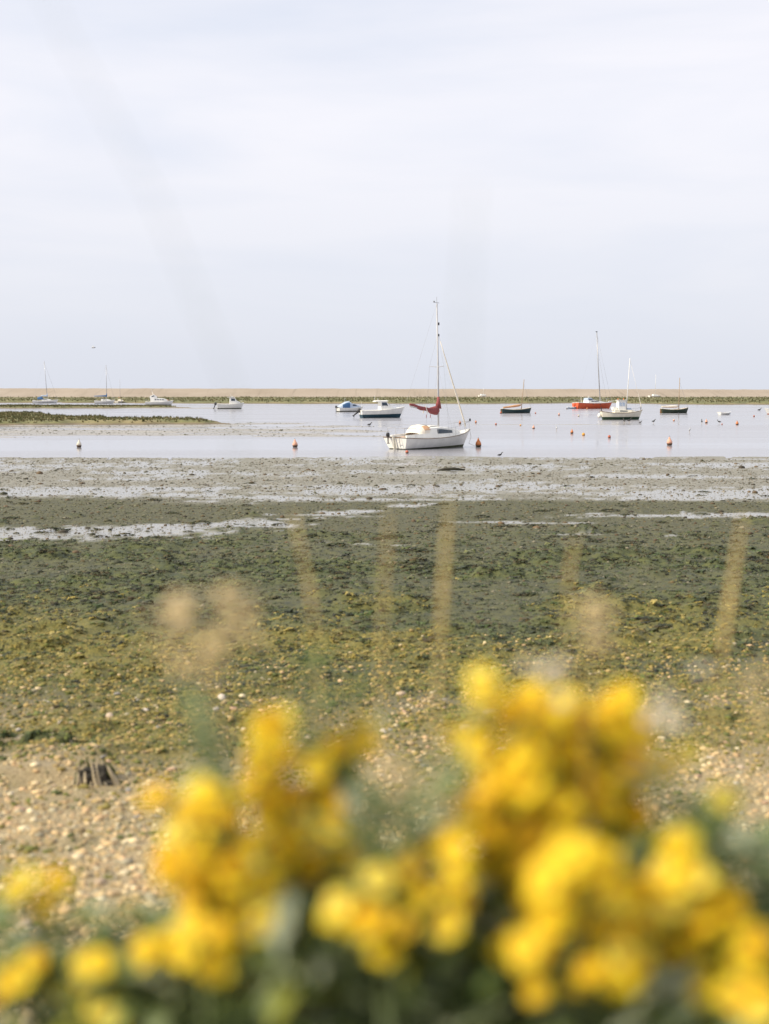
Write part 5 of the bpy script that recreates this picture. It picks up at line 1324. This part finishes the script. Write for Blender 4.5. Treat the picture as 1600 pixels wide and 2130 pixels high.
# leafy plant without flowers at the right edge
def leafy(label, rx, ry, tops, nl, lnr, seed):
    rs = random.Random(seed); g = gnd(rx, ry)
    root = tag(empty('leafy_plant', (rx, ry, g)), label, 'plant')
    lv, lf, lc = [], [], []
    for (x, y, z_) in tops:
        h = Vector((x - rx, y - ry, z_ - g)); b0 = Vector((rs.uniform(-.03, .03), rs.uniform(-.03, .03), -.02))
        mid = b0.lerp(h, .5) + Vector((rs.uniform(-.02, .02), .02, 0))
        MB().tube([b0, mid, h], [.005, .004, .002], 6).build('stem', M['stalk'], root, True)
        for k in range(nl):
            t = 1 - abs(rs.gauss(0, .16)); t = max(.2, min(1, t)); p = b0.lerp(mid, t * 2) if t < .5 else mid.lerp(h, (t - .5) * 2); a = rs.uniform(0, 6.28)
            v, f = leaf_rows(p, (math.cos(a), math.sin(a), rs.uniform(.2, 1.2)), rs.uniform(*lnr), rs.uniform(.006, .011), rs.uniform(.05, .4), rs); o = len(lv)
            lv.extend(v); lf.extend([tuple(i + o for i in q) for q in f])
            lc.extend([np.array(rs.choice(LEAF_PAL[:4])) * rs.uniform(.85, 1.3)] * len(v))
    me = bpy.data.meshes.new('leaves'); me.from_pydata([tuple(p) for p in lv], [], lf)
    a_ = me.color_attributes.new('tint', 'FLOAT_COLOR', 'POINT')
    cc = np.ones((len(lv), 4), dtype=np.float32); cc[:, :3] = np.array(lc); a_.data.foreach_set('color', cc.ravel()); me.update()
    tag(link('leaves', me, M['leaf'], root, True), kind='stuff')
leafy('grey-green leafy plant without flowers at the right edge', .33, 1.12, [(.27, 1.1, 3.04), (.29, 1.08, 3.0), (.31, 1.12, 3.01), (.34, 1.1, 2.99), (.30, 1.06, 2.97), (.36, 1.1, 2.95), (.25, 1.1, 2.98), (.33, 1.05, 2.94), (.38, 1.1, 2.99)], 30, (.045, .08), 1)
leafy('grey-green leafy sprig rising above the middle flowers', -.05, 1.16, [(-.07, 1.12, 3.155), (-.045, 1.14, 3.12), (-.025, 1.13, 3.13)], 13, (.022, .045), 2)
leafy('dark green leafy plant filling the gap between the two big flower clumps', .0, 1.05, [(.0, 1.05, 3.06), (-.022, 1.03, 3.04), (-.012, 1.06, 3.0), (.03, 1.06, 3.01), (.022, 1.04, 3.05), (.01, 1.02, 2.95), (.05, 1.04, 2.96), (-.035, 1.06, 2.95)], 22, (.04, .07), 4)
leafy('green leafy stem rising left of centre to a dry seed head', -.13, 1.12, [(-.172, 1.1, 3.125), (-.165, 1.1, 3.10), (-.152, 1.1, 3.06)], 18, (.022, .036), 5)
leafy('pale leafy sprig between the two big flower clumps', .04, 1.1, [(.05, 1.08, 3.08), (.07, 1.1, 3.11), (.02, 1.1, 3.06)], 14, (.03, .055), 3)

# grass stalks and dry seed heads
def stalk(label, pts, r, mat, head=None, hr=.004, hm=None, lumps=0):
    x0, y0 = pts[0][0], pts[0][1] + .03; g = gnd(x0, y0)
    root = tag(empty('grass_stalk', (x0, y0, g)), label, 'grass', 'tall dry stalks among the flowers')
    P = [Vector((0, 0, -.02)), Vector((pts[0][0] - x0, pts[0][1] - y0, (pts[0][2] - g) * .6))] + [Vector(p) - Vector((x0, y0, g)) for p in pts]
    n_ = len(P)
    MB().tube(P, [r * (1.3 - .6 * i / (n_ - 1)) for i in range(n_)], 6).build('stem', M[mat], root, True)
    if head:
        a, b_ = [Vector(p) - Vector((x0, y0, g)) for p in head]
        K = 9
        if hm == 'seed':
            rs = random.Random(int(abs(a.x) * 1e4) + 3)
            for k in range(30):
                t_ = rs.random(); w_ = hr * (.5 + math.sin(PI * t_)); p = a.lerp(b_, t_) + Vector((rs.gauss(0, w_ * .6), rs.gauss(0, w_ * .5), rs.gauss(0, .004)))
                MB().blob(p, (.0055, .0038, .0045), 7, 5).build('seed', M['seed'], root, True)
        else: MB().tube([a.lerp(b_, i / K) for i in range(K + 1)], [hr * (.25 + .75 * math.sin(PI * (i + .6) / (K + 1.2)) ** .6) * (1 - .55 * (i / K) ** 2) * (1 + .15 * math.sin(i * 2.1)) for i in range(K + 1)], 8).build('seed_head', M[hm or 'seed'], root, True)
    rs = random.Random(int(abs(x0) * 1e4))
    for k in range(lumps):
        p = Vector(pts[-1]) - Vector((x0, y0, g)) + Vector((rs.gauss(0, .011), rs.gauss(0, .006), rs.gauss(0, .012)))
        MB().blob(p, (.006, .005, .006), 8, 5).build('seed_tuft', M[hm or 'fluff'], root, True)
    return root
stalk('thin grass stem crossing the sky at left, blurred to a faint streak', [(-.087, .8, 3.248), (-.098, .8, 3.404), (-.142, .8, 3.515), (-.2, .8, 3.623), (-.222, .8, 3.674)], .00045, 'stalk')
stalk('thin grass stem crossing the sky by the tall mast of the nearest boat', [(.038, .75, 3.198), (.045, .75, 3.346), (.048, .75, 3.46), (.052, .75, 3.521)], .00055, 'stalk')
stalk('dry brown seed head on a dark green stem, left one of a pair', [(-.143, 1.1, 3.06), (-.175, 1.1, 3.137)], .0075, 'stalk', ((-.175, 1.1, 3.137), (-.187, 1.1, 3.215)), .015, 'seed')
stalk('pale dry seed head at left above the flowers, right one of a pair', [(-.150, 1.12, 3.06), (-.150, 1.12, 3.150)], .0015, 'dry', ((-.150, 1.12, 3.155), (-.138, 1.12, 3.222)), .020, 'seed')
stalk('tallest pale tan grass spike right of centre against the dark mud', [(0.066, 1.60, 2.969), (0.072, 1.60, 3.078)], 0.0028, 'dry', ((0.072, 1.60, 3.071), (0.083, 1.60, 3.260)), 0.0048, 'dry')
stalk('thin tan spike left of the tallest grass spike', [(-0.006, 1.60, 3.001), (0.000, 1.60, 3.160)], 0.002, 'dry', ((-0.002, 1.60, 3.116), (0.007, 1.60, 3.253)), 0.0025, 'dry')
stalk('thin brownish stalk above the grey-green sprig', [(-0.085, 1.60, 3.001), (-0.093, 1.60, 3.122), (-0.117, 1.60, 3.241)], 0.0024, 'dry', ((-0.092, 1.60, 3.103), (-0.099, 1.60, 3.172)), 0.003, 'dry')
stalk('short tan spike above the tallest yellow clump', [(0.232, 1.60, 3.020), (0.239, 1.60, 3.160)], 0.0016, 'dry', ((0.236, 1.60, 3.141), (0.247, 1.60, 3.216)), 0.003, 'dry')
stalk('tan grass spike near the right edge', [(0.432, 1.60, 2.982), (0.438, 1.60, 3.052)], 0.002, 'dry', ((0.438, 1.60, 3.046), (0.461, 1.60, 3.241)), 0.0048, 'dry')
stalk('pinkish tan seed tuft above the tallest yellow clump', [(.182, 1.1, 3.13), (.189, 1.1, 3.185)], .0014, 'dry', lumps=9, hm='seed')
stalk('pale grey seed tuft left of the tallest yellow clump top', [(.150, 1.1, 3.10), (.151, 1.1, 3.150)], .0014, 'stalk', lumps=7)
stalk('pale grey seed tuft right of the tallest yellow clump', [(.255, 1.1, 3.06), (.259, 1.1, 3.108)], .0014, 'stalk', lumps=9)
stalk('pale tan seed tuft at the right edge', [(.333, 1.1, 3.08), (.336, 1.1, 3.13)], .0014, 'dry', lumps=6, hm='seed')
stalk('tan seed tuft in the gap between the two big flower clumps', [(.012, 1.1, 3.0), (.009, 1.1, 3.05)], .0016, 'dry', lumps=9, hm='seed')
